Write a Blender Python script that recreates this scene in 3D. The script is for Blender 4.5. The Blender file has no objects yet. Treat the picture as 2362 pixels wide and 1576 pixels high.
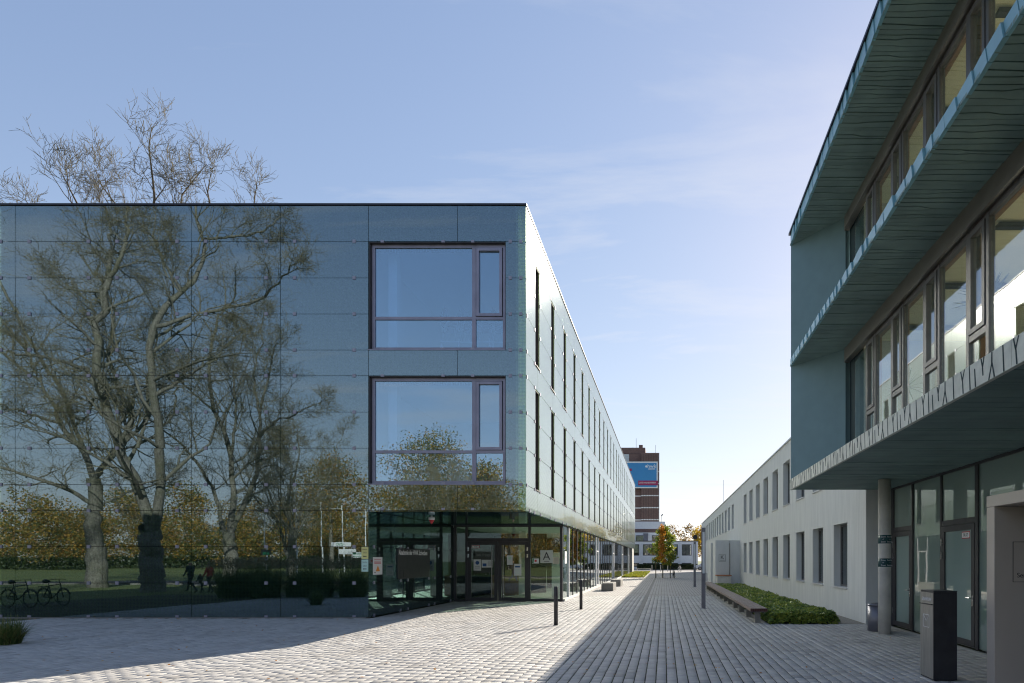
import bpy, bmesh, math, random
import numpy as np
from mathutils import Vector, Matrix

random.seed(7)
SC = bpy.context.scene
COL = SC.collection
R = math.radians

# ------------------------------------------------------------------ camera
cam_d = bpy.data.cameras.new('camera')
cam = bpy.data.objects.new('camera', cam_d)
COL.objects.link(cam)
cam.location = (0, 0, 1.85)
cam.rotation_euler = (R(90), 0, 0)
cam_d.sensor_width = 36.0
cam_d.lens = 36.0 * 1361 / 2362
cam_d.shift_x = -0.1486
cam_d.shift_y = 0.213
cam_d.clip_start = 0.05
cam_d.clip_end = 3000
SC.camera = cam

# ------------------------------------------------------------------ sky and sun
SUN_AZ, SUN_EL = 29.6, 25.6          # degrees: azimuth from +Y towards +X, elevation
world = bpy.data.worlds.new('World')
SC.world = world
world.use_nodes = True
wn, wl = world.node_tree.nodes, world.node_tree.links
wn.clear()
w_out = wn.new('ShaderNodeOutputWorld')
w_bg = wn.new('ShaderNodeBackground')
w_bg.inputs['Strength'].default_value = 0.122
sky = wn.new('ShaderNodeTexSky')
sky.sky_type = 'NISHITA'
sky.sun_disc = False
sky.sun_elevation = R(SUN_EL)
sky.sun_rotation = R(SUN_AZ)
sky.altitude = 400
sky.air_density = 1.0
sky.dust_density = 0.3
sky.ozone_density = 3.4
tc = wn.new('ShaderNodeTexCoord')
sep = wn.new('ShaderNodeSeparateXYZ')
wl.new(tc.outputs['Generated'], sep.inputs[0])


def wmath(op, a, b=None):
    n = wn.new('ShaderNodeMath')
    n.operation = op
    for i, v in enumerate((a, b)):
        if v is None:
            continue
        if isinstance(v, (int, float)):
            n.inputs[i].default_value = v
        else:
            wl.new(v, n.inputs[i])
    return n.outputs[0]


zz = wmath('MAXIMUM', sep.outputs['Z'], 0.0)
den = wmath('ADD', zz, 0.10)
px = wmath('DIVIDE', sep.outputs['X'], den)
py = wmath('DIVIDE', sep.outputs['Y'], den)
comb = wn.new('ShaderNodeCombineXYZ')
wl.new(px, comb.inputs[0])
wl.new(py, comb.inputs[1])
mp = wn.new('ShaderNodeMapping')
mp.inputs['Rotation'].default_value = (0, 0, R(24))
mp.inputs['Scale'].default_value = (0.42, 1.5, 1)
mp.inputs['Location'].default_value = (2.3, 0.4, 0)
wl.new(comb.outputs[0], mp.inputs[0])
cn = wn.new('ShaderNodeTexNoise')
cn.inputs['Scale'].default_value = 2.1
cn.inputs['Detail'].default_value = 9
cn.inputs['Roughness'].default_value = 0.62
cn.inputs['Distortion'].default_value = 0.5
wl.new(mp.outputs[0], cn.inputs['Vector'])
cr = wn.new('ShaderNodeValToRGB')
cr.color_ramp.elements[0].position = 0.52
cr.color_ramp.elements[1].position = 0.76
wl.new(cn.outputs[0], cr.inputs[0])
# more cirrus low over the horizon than overhead
low = wmath('SUBTRACT', 1.0, wmath('MINIMUM', wmath('MULTIPLY', zz, 1.3), 0.86))
cmask = wmath('MULTIPLY', wmath('MULTIPLY', cr.outputs[0], low), 0.95)
wmix = wn.new('ShaderNodeMixRGB')
wl.new(cmask, wmix.inputs[0])
wtint = wn.new('ShaderNodeMixRGB')
wtint.blend_type = 'MULTIPLY'
wtint.inputs[0].default_value = 1.0
wtint.inputs[2].default_value = (0.96, 0.81, 0.825, 1)
wl.new(sky.outputs[0], wtint.inputs[1])
wl.new(wtint.outputs[0], wmix.inputs[1])
wmix.inputs[2].default_value = (4.3, 4.5, 4.8, 1)
# soft shoulder, so that the bright rim towards the sun keeps its colour
wsep = wn.new('ShaderNodeSeparateColor')
wl.new(wmix.outputs[0], wsep.inputs[0])
wcmb = wn.new('ShaderNodeCombineColor')
for i in range(3):
    ch = wsep.outputs[i]
    wl.new(wmath('DIVIDE', ch, wmath('ADD', wmath('MULTIPLY', ch, 0.24), 1.0)), wcmb.inputs[i])
wl.new(wcmb.outputs[0], w_bg.inputs['Color'])
wl.new(w_bg.outputs[0], w_out.inputs[0])

sun_d = bpy.data.lights.new('sun', 'SUN')
sun_d.energy = 2.7
sun_d.angle = R(0.53)
sun_d.color = (1.0, 0.91, 0.78)
sun = bpy.data.objects.new('sun', sun_d)
COL.objects.link(sun)
to_sun = Vector((math.sin(R(SUN_AZ)) * math.cos(R(SUN_EL)), math.cos(R(SUN_AZ)) * math.cos(R(SUN_EL)), math.sin(R(SUN_EL))))
sun.rotation_euler = to_sun.to_track_quat('Z', 'Y').to_euler()
sun.location = (30, 45, 40)

SC.view_settings.view_transform = 'Standard'
SC.view_settings.look = 'None'
SC.view_settings.exposure = 1.8
SC.view_settings.gamma = 1.0
SC.view_settings.use_curve_mapping = False
SC.render.engine = 'CYCLES'
SC.cycles.use_denoising = True
SC.cycles.max_bounces = 10
SC.cycles.diffuse_bounces = 4
SC.cycles.glossy_bounces = 5
SC.cycles.transmission_bounces = 4
SC.cycles.transparent_max_bounces = 20
SC.cycles.sample_clamp_indirect = 16.0
SC.cycles.filter_width = 1.15
SC.cycles.blur_glossy = 0.5

# ------------------------------------------------------------------ materials


class NT:
    def __init__(self, name):
        self.m = bpy.data.materials.new(name)
        self.m.use_nodes = True
        self.t = self.m.node_tree
        self.t.nodes.clear()
        self.out = self.t.nodes.new('ShaderNodeOutputMaterial')

    def n(self, kind, **kw):
        nd = self.t.nodes.new('ShaderNode' + kind)
        for k, v in kw.items():
            setattr(nd, k, v)
        return nd

    def put(self, sock, v):
        if isinstance(v, bpy.types.NodeSocket):
            self.t.links.new(v, sock)
        elif isinstance(v, (tuple, list)) and len(v) == 3 and sock.type == 'RGBA':
            sock.default_value = (*v, 1)
        else:
            sock.default_value = v

    def math(self, op, a, b=None, c=None):
        nd = self.n('Math', operation=op)
        for i, v in enumerate((a, b, c)):
            if v is not None:
                self.put(nd.inputs[i], v)
        return nd.outputs[0]

    def pos(self):
        return self.n('NewGeometry').outputs['Position']

    def noise(self, scale, detail=4, rough=0.55, vec=None, stretch=None):
        v = vec or self.pos()
        if stretch:
            mpn = self.n('Mapping')
            mpn.inputs['Scale'].default_value = stretch
            self.put(mpn.inputs[0], v)
            v = mpn.outputs[0]
        nd = self.n('TexNoise')
        nd.inputs['Scale'].default_value = scale
        nd.inputs['Detail'].default_value = detail
        nd.inputs['Roughness'].default_value = rough
        self.put(nd.inputs['Vector'], v)
        return nd.outputs[0]

    def ramp(self, fac, stops, interp='LINEAR'):
        nd = self.n('ValToRGB')
        cr_ = nd.color_ramp
        cr_.interpolation = interp
        while len(cr_.elements) < len(stops):
            cr_.elements.new(0.5)
        for e, (p, c) in zip(cr_.elements, stops):
            e.position = p
            e.color = (*c, 1)
        self.put(nd.inputs[0], fac)
        return nd.outputs[0]

    def mix(self, fac, a, b, mode='MIX'):
        nd = self.n('MixRGB', blend_type=mode)
        self.put(nd.inputs[0], fac)
        self.put(nd.inputs[1], a)
        self.put(nd.inputs[2], b)
        return nd.outputs[0]

    def mixs(self, fac, a, b):
        nd = self.n('MixShader')
        self.put(nd.inputs[0], fac)
        self.put(nd.inputs[1], a)
        self.put(nd.inputs[2], b)
        return nd.outputs[0]

    def bump(self, h, strength, dist=0.02):
        nd = self.n('Bump')
        nd.inputs['Strength'].default_value = strength
        nd.inputs['Distance'].default_value = dist
        self.put(nd.inputs['Height'], h)
        return nd.outputs[0]

    def principled(self, color, rough=0.6, metal=0.0, normal=None, spec=0.5):
        p = self.n('BsdfPrincipled')
        self.put(p.inputs['Base Color'], color)
        self.put(p.inputs['Roughness'], rough)
        self.put(p.inputs['Metallic'], metal)
        self.put(p.inputs['Specular IOR Level'], spec)
        if normal:
            self.put(p.inputs['Normal'], normal)
        return p.outputs[0]

    def schlick(self, f0):
        g = self.n('NewGeometry')
        d = self.n('VectorMath', operation='DOT_PRODUCT')
        self.put(d.inputs[0], g.outputs['Incoming'])
        self.put(d.inputs[1], g.outputs['Normal'])
        c = self.math('ABSOLUTE', d.outputs['Value'])
        p = self.math('POWER', self.math('SUBTRACT', 1.0, c), 5.0)
        return self.math('MULTIPLY_ADD', p, 1.0 - f0, f0)

    def done(self, shader):
        self.t.links.new(shader, self.out.inputs[0])
        return self.m


def sc(c, k):
    return tuple(min(1, x * k) for x in c)


def plain(name, color, rough=0.6, metal=0.0, var=0.12, scale=3.0, bump=0.0, bscale=60, spec=0.5, stretch=None):
    t = NT(name)
    f = t.noise(scale, 5, 0.6, stretch=stretch)
    col = t.ramp(f, [(0.3, sc(color, 1 - var)), (0.7, sc(color, 1 + var))])
    nrm = None
    if bump:
        nrm = t.bump(t.noise(bscale, 4), bump, 0.01)
    rg = t.math('MULTIPLY_ADD', t.noise(scale * 4, 3), 0.16, rough - 0.08)
    return t.done(t.principled(col, rg, metal, nrm, spec))


def glass(name, f0, tint, rough=0.0, wave=0.0, gcol=(0.94, 0.97, 1.0)):
    t = NT(name)
    tr = t.n('BsdfTransparent')
    t.put(tr.inputs[0], tint)
    gl = t.n('BsdfGlossy')
    gl.inputs['Roughness'].default_value = rough
    gl.inputs[0].default_value = (*gcol, 1)
    if wave:
        t.put(gl.inputs['Normal'], t.bump(t.noise(0.9, 2), wave, 0.02))
    return t.done(t.mixs(t.schlick(f0), tr.outputs[0], gl.outputs[0]))


def frit(name, dark, f0, hole, pitch=0.044, gloss=(0.86, 0.93, 0.96), trans=0.25, rad=0.36, haze=0.0, wave=0.05, backed=None):
    """glass printed with a close grid of ceramic dots; clear glass between the dots"""
    t = NT(name)
    s = t.n('SeparateXYZ')
    t.put(s.inputs[0], t.pos())
    u = t.math('DIVIDE', t.math('ADD', s.outputs[0], s.outputs[1]), pitch)
    v = t.math('DIVIDE', s.outputs[2], pitch)
    fu = t.math('SUBTRACT', t.math('FRACT', u), 0.5)
    fv = t.math('SUBTRACT', t.math('FRACT', v), 0.5)
    m = t.math('MAXIMUM', t.math('ABSOLUTE', fu), t.math('ABSOLUTE', fv))
    clear = t.math('MULTIPLY', t.math('LESS_THAN', m, rad), hole)
    if backed:                    # denser print in front of the walls, open dots along the free edges
        free = t.math('ADD', t.math('LESS_THAN', s.outputs[0], backed[0]), t.math('GREATER_THAN', s.outputs[0], backed[1]))
        clear = t.math('MULTIPLY', clear, t.math('MULTIPLY_ADD', free, 0.78, 0.22))
    df = t.n('BsdfDiffuse')
    col = t.ramp(t.noise(0.8, 4), [(0.3, sc(dark, 0.85)), (0.7, sc(dark, 1.15))])
    t.put(df.inputs[0], col)
    tl = t.n('BsdfTranslucent')
    t.put(tl.inputs[0], (0.42, 0.62, 0.30))
    body = t.mixs(trans, df.outputs[0], tl.outputs[0])
    tr = t.n('BsdfTransparent')
    t.put(tr.inputs[0], (0.86, 0.94, 0.76))
    body = t.mixs(clear, body, tr.outputs[0])
    gl = t.n('BsdfGlossy')
    gl.inputs['Roughness'].default_value = 0.0
    t.put(gl.inputs[0], t.mix(clear, gloss, sc(gloss, 0.90)))
    t.put(gl.inputs['Normal'], t.bump(t.noise(0.55, 2), wave, 0.02))
    refl = gl.outputs[0]
    if haze:                      # the print scatters part of the mirrored light
        g2 = t.n('BsdfGlossy')
        g2.distribution = 'BECKMANN'
        g2.inputs['Roughness'].default_value = 0.28
        t.put(g2.inputs[0], gloss)
        refl = t.mixs(haze, refl, g2.outputs[0])
    return t.done(t.mixs(t.schlick(f0), body, refl))


M = {}
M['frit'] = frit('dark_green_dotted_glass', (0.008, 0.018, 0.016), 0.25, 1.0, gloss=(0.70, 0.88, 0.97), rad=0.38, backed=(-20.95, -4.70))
M['frit_sunlit'] = frit('sunlit_dotted_glass', (0.47, 0.55, 0.50), 0.38, 0.85, trans=0.3, gloss=(0.80, 0.83, 0.83), haze=0.6, wave=0.02)  # paler copy of the front glass, sunlight on the side put into its colour
M['core'] = plain('dark_green_backing', (0.005, 0.011, 0.010), 0.8, var=0.2)
M['cap'] = plain('dark_roof_metal', (0.035, 0.037, 0.05), 0.45, 0.6)
M['clip'] = plain('clip_metal', (0.30, 0.29, 0.36), 0.4, 0.3)
M['frame_lilac'] = plain('lilac_grey_aluminium', (0.27, 0.26, 0.34), 0.4, 0.3)
M['frame_dark'] = plain('dark_grey_frame', (0.045, 0.044, 0.050), 0.45, 0.2)
M['frame_brown'] = plain('brown_grey_frame', (0.155, 0.152, 0.152), 0.4, 0.4)
M['slot'] = plain('brown_slot_lining', (0.060, 0.050, 0.045), 0.6, 0.1)
M['white_frame'] = plain('light_grey_frame', (0.62, 0.62, 0.64), 0.4, 0.1)
M['win'] = glass('blue_coated_glass', 0.26, (0.70, 0.82, 0.95), wave=0.03, gcol=(0.72, 0.90, 1.0))
M['lobby'] = glass('green_lobby_glass', 0.10, (0.80, 0.88, 0.83), wave=0.05)
M['dark_pane'] = glass('dark_window_glass', 0.14, (0.55, 0.60, 0.60), wave=0.05)
M['clear'] = glass('clear_green_glass', 0.19, (0.90, 0.96, 0.94), wave=0.06)
M['int_wall'] = plain('white_interior', (0.66, 0.68, 0.70), 0.8, var=0.04)
M['int_cream'] = plain('cream_interior', (0.88, 0.85, 0.64), 0.8, var=0.04)
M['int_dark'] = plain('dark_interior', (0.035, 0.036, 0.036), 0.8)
M['int_floor'] = plain('wood_floor', (0.55, 0.45, 0.30), 0.4, var=0.2, stretch=(1, 8, 1))
M['screed'] = plain('pale_screed_floor', (0.42, 0.42, 0.38), 0.35)
M['wood'] = plain('oiled_wood', (0.30, 0.155, 0.065), 0.5, var=0.25, scale=4, stretch=(6, 6, 0.5))
M['concrete'] = plain('fair_faced_concrete', (0.60, 0.58, 0.54), 0.8, var=0.16, scale=2.2, bump=0.25, bscale=45)
M['concrete_dark'] = plain('weathered_concrete', (0.22, 0.21, 0.19), 0.85, var=0.25, scale=3.5, bump=0.3, bscale=45)
M['white'] = plain('white_paint', (0.72, 0.73, 0.75), 0.6, var=0.05)
M['paper'] = plain('white_paper', (0.70, 0.72, 0.72), 0.7, var=0.03)
M['ink'] = plain('black_ink', (0.02, 0.02, 0.022), 0.6, var=0.05)
M['anthracite'] = plain('anthracite_paint', (0.035, 0.036, 0.042), 0.42, 0.3, var=0.2, scale=5)
M['steel'] = plain('brushed_steel', (0.42, 0.42, 0.42), 0.32, 0.9, var=0.15, scale=6, stretch=(4, 4, 0.4))
M['lamp_metal'] = plain('grey_lamp_metal', (0.17, 0.17, 0.20), 0.42, 0.5, var=0.15)
M['lamp_glass'] = plain('opal_lamp_glass', (0.72, 0.76, 0.80), 0.15, var=0.03)
M['teal'] = plain('teal_render', (0.172, 0.272, 0.305), 0.75, var=0.05, bump=0.06, bscale=120)
M['teal_edge'] = plain('turquoise_slab_edge', (0.20, 0.40, 0.48), 0.35, var=0.12, scale=2)
M['soffit'] = plain('dark_teal_cast_soffit', (0.19, 0.275, 0.262), 0.62, var=0.18, scale=1.3)
M['groove_shade'] = plain('groove_shadow_teal', (0.022, 0.045, 0.052), 0.8)
M['seam'] = plain('soffit_seam_teal', (0.07, 0.12, 0.12), 0.8)
M['sunlit_back'] = plain('sunlit_green_backing', (0.74, 0.80, 0.52), 0.8, var=0.1)
M['pale_edge'] = plain('pale_concrete_edge', (0.66, 0.67, 0.60), 0.7, var=0.16, scale=4, bump=0.15)
M['brown_metal'] = plain('bronze_metal', (0.25, 0.23, 0.21), 0.35, 0.6, var=0.1)
M['beige'] = plain('beige_metal_cladding', (0.56, 0.49, 0.43), 0.36, 0.2, var=0.04, scale=1.0)
M['yellow_paper'] = plain('yellow_paper', (0.72, 0.66, 0.26), 0.8, var=0.04)
M['mint_paper'] = plain('mint_paper', (0.50, 0.70, 0.62), 0.8, var=0.04)
M['orange'] = plain('orange_print', (0.75, 0.27, 0.04), 0.7, var=0.03)
M['red'] = plain('red_print', (0.50, 0.035, 0.05), 0.6, var=0.05)
M['blue'] = plain('blue_print', (0.03, 0.10, 0.28), 0.6, var=0.05)
M['green_print'] = plain('green_print', (0.02, 0.20, 0.10), 0.6, var=0.05)
M['dark_teal_print'] = plain('dark_teal_print', (0.012, 0.065, 0.072), 0.5, var=0.05)
M['banner'] = plain('blue_banner', (0.045, 0.24, 0.52), 0.7, var=0.06, scale=0.4)
M['magenta'] = plain('dark_red_banner', (0.30, 0.025, 0.10), 0.7, var=0.04)
M['rust'] = plain('orange_brown_wood', (0.42, 0.17, 0.075), 0.6, var=0.15)
M['black'] = plain('black_rubber', (0.015, 0.015, 0.016), 0.6)
M['chrome'] = plain('bright_metal', (0.6, 0.6, 0.6), 0.25, 0.9)
M['car_white'] = plain('white_car_paint', (0.75, 0.76, 0.78), 0.2, var=0.02)
M['chair'] = plain('blue_grey_plastic', (0.045, 0.055, 0.085), 0.5)
M['steel_dark'] = plain('dark_brushed_steel', (0.38, 0.37, 0.35), 0.34, 0.75, var=0.2, scale=5, stretch=(4, 4, 0.3))


def frosted(name, col, f0):
    t = NT(name)
    d = t.n('BsdfDiffuse')
    t.put(d.inputs[0], col)
    tl = t.n('BsdfTranslucent')
    t.put(tl.inputs[0], sc(col, 1.2))
    tr = t.n('BsdfTransparent')
    t.put(tr.inputs[0], (0.8, 0.92, 0.88))
    gl = t.n('BsdfGlossy')
    gl.inputs['Roughness'].default_value = 0.0
    t.put(gl.inputs['Normal'], t.bump(t.noise(0.8, 2), 0.06, 0.02))
    b = t.mixs(0.35, t.mixs(0.5, d.outputs[0], tl.outputs[0]), tr.outputs[0])
    return t.done(t.mixs(t.schlick(f0), b, gl.outputs[0]))


M['frost'] = frosted('frosted_green_glass', (0.58, 0.70, 0.68), 0.10)
M['shop'] = frosted('satin_green_glass', (0.50, 0.61, 0.57), 0.20)
M['pane_backing'] = plain('grey_pane_backing', (0.42, 0.40, 0.38), 0.8, var=0.06)
M['gravel'] = plain('gravel', (0.25, 0.23, 0.20), 0.9, var=0.5, scale=40, bump=0.8, bscale=60)


def m_plaster():
    t = NT('pale_grey_render')
    streak = t.noise(1.4, 6, 0.65, stretch=(1, 3.2, 0.35))
    fine = t.noise(38, 3)
    col = t.ramp(streak, [(0.28, (0.60, 0.615, 0.615)), (0.72, (0.74, 0.75, 0.745))])
    col = t.mix(t.math('MULTIPLY', fine, 0.16), col, (0.42, 0.43, 0.43))
    return t.done(t.principled(col, 0.85, 0, t.bump(fine, 0.25, 0.01)))


def m_paver():
    t = NT('grey_paving_stone')
    g = t.n('ObjectInfo')
    geo = t.n('NewGeometry')
    isl = geo.outputs['Random Per Island']
    rnd = t.math('FRACT', t.math('ADD', isl, g.outputs['Random']))
    col = t.ramp(rnd, [(0.0, (0.37, 0.36, 0.34)), (0.10, (0.44, 0.43, 0.41)), (0.5, (0.51, 0.50, 0.48)), (1.0, (0.565, 0.55, 0.52))])
    sp = t.noise(90, 3, 0.7)
    col = t.mix(t.math('MULTIPLY', sp, 0.45), col, (0.20, 0.19, 0.18))
    st = t.noise(0.7, 5, 0.65)
    col = t.mix(t.ramp(st, [(0.45, (0, 0, 0)), (0.75, (0.45, 0.45, 0.45))]), col, (0.24, 0.215, 0.185))
    return t.done(t.principled(col, 0.8, 0, t.bump(sp, 0.35, 0.006)))


def m_joint():
    t = NT('mossy_joint_sand')
    n1 = t.noise(2.1, 4, 0.6)
    n2 = t.noise(26, 3, 0.6)
    col = t.ramp(n1, [(0.40, (0.035, 0.030, 0.025)), (0.62, (0.055, 0.075, 0.014))])
    col = t.mix(t.ramp(n2, [(0.4, (0, 0, 0)), (0.7, (0.8, 0.8, 0.8))]), col, (0.020, 0.020, 0.016))
    return t.done(t.principled(col, 0.95))


def m_far_paving():
    t = NT('far_paving')
    b = t.n('TexBrick')
    b.offset = 0.5
    mpn = t.n('Mapping')
    mpn.inputs['Rotation'].default_value = (0, 0, R(90))
    t.put(mpn.inputs[0], t.pos())
    t.put(b.inputs['Vector'], mpn.outputs[0])
    b.inputs['Scale'].default_value = 1.0
    b.inputs['Brick Width'].default_value = 0.24
    b.inputs['Row Height'].default_value = 0.16
    b.inputs['Mortar Size'].default_value = 0.008
    t.put(b.inputs['Color1'], (0.37, 0.35, 0.33))
    t.put(b.inputs['Color2'], (0.44, 0.415, 0.39))
    t.put(b.inputs['Mortar'], (0.07, 0.07, 0.05))
    st = t.noise(0.5, 5, 0.65)
    col = t.mix(t.ramp(st, [(0.45, (0, 0, 0)), (0.75, (0.3, 0.3, 0.3))]), b.outputs[0], (0.19, 0.175, 0.155))
    return t.done(t.principled(col, 0.85))


def m_ground():
    t = NT('meadow_grass')
    n1 = t.noise(0.16, 5, 0.6)
    n2 = t.noise(9, 4, 0.7)
    col = t.ramp(n1, [(0.35, (0.10, 0.14, 0.032)), (0.65, (0.16, 0.18, 0.05))])
    col = t.mix(t.ramp(n2, [(0.52, (0, 0, 0)), (0.72, (0.6, 0.6, 0.6))]), col, (0.16, 0.105, 0.03))
    return t.done(t.principled(col, 0.9, 0, t.bump(n2, 0.6, 0.05)))


def m_bark(name='grey_bark', a=(0.085, 0.075, 0.060), b=(0.24, 0.225, 0.19)):
    t = NT(name)
    n1 = t.noise(5, 6, 0.7, stretch=(2.5, 2.5, 0.5))
    n2 = t.noise(0.9, 3)
    col = t.ramp(n1, [(0.32, a), (0.62, b)])
    col = t.mix(t.ramp(n2, [(0.45, (0, 0, 0)), (0.7, (0.5, 0.5, 0.5))]), col, (0.11, 0.115, 0.055))
    return t.done(t.principled(col, 0.9, 0, t.bump(n1, 0.7, 0.03)))


def m_twig(k=1.0):
    t = NT('twig_bark')
    n2 = t.noise(1.5, 3)
    col = t.ramp(n2, [(0.35, sc((0.16, 0.135, 0.075), k)), (0.65, sc((0.27, 0.235, 0.14), k))])
    return t.done(t.principled(col, 0.8))


def m_leaf(name, stops, scale=0.8, trans=0.45):
    t = NT(name)
    geo = t.n('NewGeometry')
    f = t.math('ADD', t.math('MULTIPLY', t.noise(scale, 3, 0.6), 0.65), t.math('MULTIPLY', geo.outputs['Random Per Island'], 0.35))
    col = t.ramp(f, stops)
    df = t.n('BsdfPrincipled')
    t.put(df.inputs['Base Color'], col)
    df.inputs['Roughness'].default_value = 0.5
    tl = t.n('BsdfTranslucent')
    t.put(tl.inputs[0], t.mix(1.0, col, (1.5, 1.5, 1.2), 'MULTIPLY'))
    return t.done(t.mixs(trans, df.outputs[0], tl.outputs[0]))


def m_brick():
    t = NT('brown_red_brick')
    b = t.n('TexBrick')
    mpn = t.n('Mapping')
    mpn.inputs['Rotation'].default_value = (R(90), 0, 0)
    t.put(mpn.inputs[0], t.pos())
    t.put(b.inputs['Vector'], mpn.outputs[0])
    b.inputs['Scale'].default_value = 1.0
    b.inputs['Brick Width'].default_value = 0.5
    b.inputs['Row Height'].default_value = 0.17
    b.inputs['Mortar Size'].default_value = 0.02
    t.put(b.inputs['Color1'], (0.115, 0.052, 0.045))
    t.put(b.inputs['Color2'], (0.165, 0.080, 0.068))
    t.put(b.inputs['Mortar'], (0.17, 0.15, 0.14))
    col = t.mix(t.math('MULTIPLY', t.noise(0.4, 4), 0.35), b.outputs[0], (0.20, 0.15, 0.15))
    return t.done(t.principled(col, 0.85))


def m_bench():
    t = NT('weathered_bench_wood')
    n1 = t.noise(7, 5, 0.65, stretch=(5, 0.35, 5))
    g = t.n('ObjectInfo')
    col = t.ramp(n1, [(0.3, (0.15, 0.115, 0.095)), (0.7, (0.30, 0.255, 0.225))])
    col = t.mix(t.math('MULTIPLY', g.outputs['Random'], 0.35), col, (0.24, 0.13, 0.09))
    return t.done(t.principled(col, 0.75, 0, t.bump(n1, 0.3, 0.01)))


M['plaster'] = m_plaster()
M['paver'] = m_paver()
M['joint'] = m_joint()
M['far_paving'] = m_far_paving()
M['ground'] = m_ground()
M['bark'] = m_bark()
M['bark_pale'] = m_bark('pale_bark', (0.07, 0.05, 0.03), (0.17, 0.13, 0.085))
M['twig'] = m_twig()
M['twig_dark'] = m_twig(0.5)
M['leaf_green'] = m_leaf('green_maple_leaves', [(0.28, (0.055, 0.11, 0.018)), (0.48, (0.13, 0.19, 0.025)), (0.68, (0.34, 0.29, 0.03))])
M['leaf_orange'] = m_leaf('orange_maple_leaves', [(0.30, (0.30, 0.11, 0.015)), (0.5, (0.42, 0.17, 0.02)), (0.7, (0.46, 0.26, 0.03))])
M['leaf_ivy'] = m_leaf('ground_cover_leaves', [(0.26, (0.05, 0.10, 0.02)), (0.48, (0.15, 0.23, 0.04)), (0.66, (0.34, 0.37, 0.065))], 1.4, 0.3)
M['leaf_yellow'] = m_leaf('yellow_autumn_leaves', [(0.3, (0.26, 0.16, 0.015)), (0.5, (0.42, 0.26, 0.02)), (0.7, (0.30, 0.27, 0.03))], 0.5)
M['leaf_hedge'] = m_leaf('dark_hedge_leaves', [(0.3, (0.018, 0.032, 0.010)), (0.7, (0.05, 0.07, 0.018))], 1.0, 0.25)
M['leaf_wood'] = m_leaf('autumn_wood_leaves', [(0.34, (0.08, 0.11, 0.035)), (0.43, (0.16, 0.16, 0.045)), (0.50, (0.38, 0.25, 0.045)),
                                               (0.56, (0.52, 0.30, 0.045)), (0.61, (0.34, 0.17, 0.055)), (0.68, (0.13, 0.15, 0.05))], 0.07, 0.4)
M['leaf_far'] = m_leaf('far_wood_leaves', [(0.32, (0.12, 0.075, 0.045)), (0.5, (0.20, 0.12, 0.05)), (0.6, (0.33, 0.20, 0.03)), (0.72, (0.12, 0.095, 0.04))], 0.05, 0.35)
M['blade'] = m_leaf('grass_blades', [(0.3, (0.04, 0.08, 0.02)), (0.5, (0.09, 0.14, 0.035)), (0.72, (0.24, 0.22, 0.08))], 2.0, 0.3)
M['plume'] = m_leaf('dry_grass_plumes', [(0.3, (0.24, 0.18, 0.10)), (0.6, (0.48, 0.38, 0.24))], 1.0, 0.3)
M['lawn'] = m_leaf('lawn_grass', [(0.3, (0.09, 0.13, 0.02)), (0.55, (0.22, 0.24, 0.03)), (0.7, (0.34, 0.27, 0.04))], 0.9, 0.3)
M['bench_wood'] = m_bench()
M['bench_end'] = plain('dark_red_brown_wood', (0.085, 0.030, 0.025), 0.6, var=0.2, scale=8)
M['brick'] = m_brick()

# ------------------------------------------------------------------ builders


def tag(o, label=None, cat=None, group=None, kind=None):
    if label:
        o['label'] = label
    if cat:
        o['category'] = cat
    if group:
        o['group'] = group
    if kind:
        o['kind'] = kind
    return o


def empty(name, loc, label=None, cat=None, group=None):
    o = bpy.data.objects.new(name, None)
    o.empty_display_size = 0.3
    o.location = loc
    COL.objects.link(o)
    return tag(o, label, cat, group)


def wloc(o):
    v = Vector(o.location)
    p = o.parent
    while p is not None:
        v = v + Vector(p.location)
        p = p.parent
    return v


def link(name, me, mat, parent=None, loc=(0, 0, 0)):
    """loc is in world space; parents are never rotated or scaled"""
    o = bpy.data.objects.new(name, me)
    if mat is not None and len(me.materials) == 0:
        me.materials.append(mat)
    v = Vector(loc)
    if parent is not None:
        o.parent = parent
        v = v - wloc(parent)
    o.location = v
    COL.objects.link(o)
    return o


_boxes = {}


def box_mesh(dx, dy, dz, mat, bev=0.0):
    key = (round(dx, 4), round(dy, 4), round(dz, 4), mat.name, bev)
    if key in _boxes:
        return _boxes[key]
    bm = bmesh.new()
    bmesh.ops.create_cube(bm, size=1.0)
    bmesh.ops.scale(bm, vec=(dx, dy, dz), verts=bm.verts)
    if bev:
        bmesh.ops.bevel(bm, geom=list(bm.edges), offset=bev, segments=1, affect='EDGES')
    me = bpy.data.meshes.new('box')
    bm.to_mesh(me)
    bm.free()
    me.materials.append(mat)
    _boxes[key] = me
    return me


def box(name, x0, x1, y0, y1, z0, z1, mat, parent=None, bev=0.0):
    me = box_mesh(x1 - x0, y1 - y0, z1 - z0, mat, bev)
    return link(name, me, None, parent, ((x0 + x1) / 2, (y0 + y1) / 2, (z0 + z1) / 2))


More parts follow.
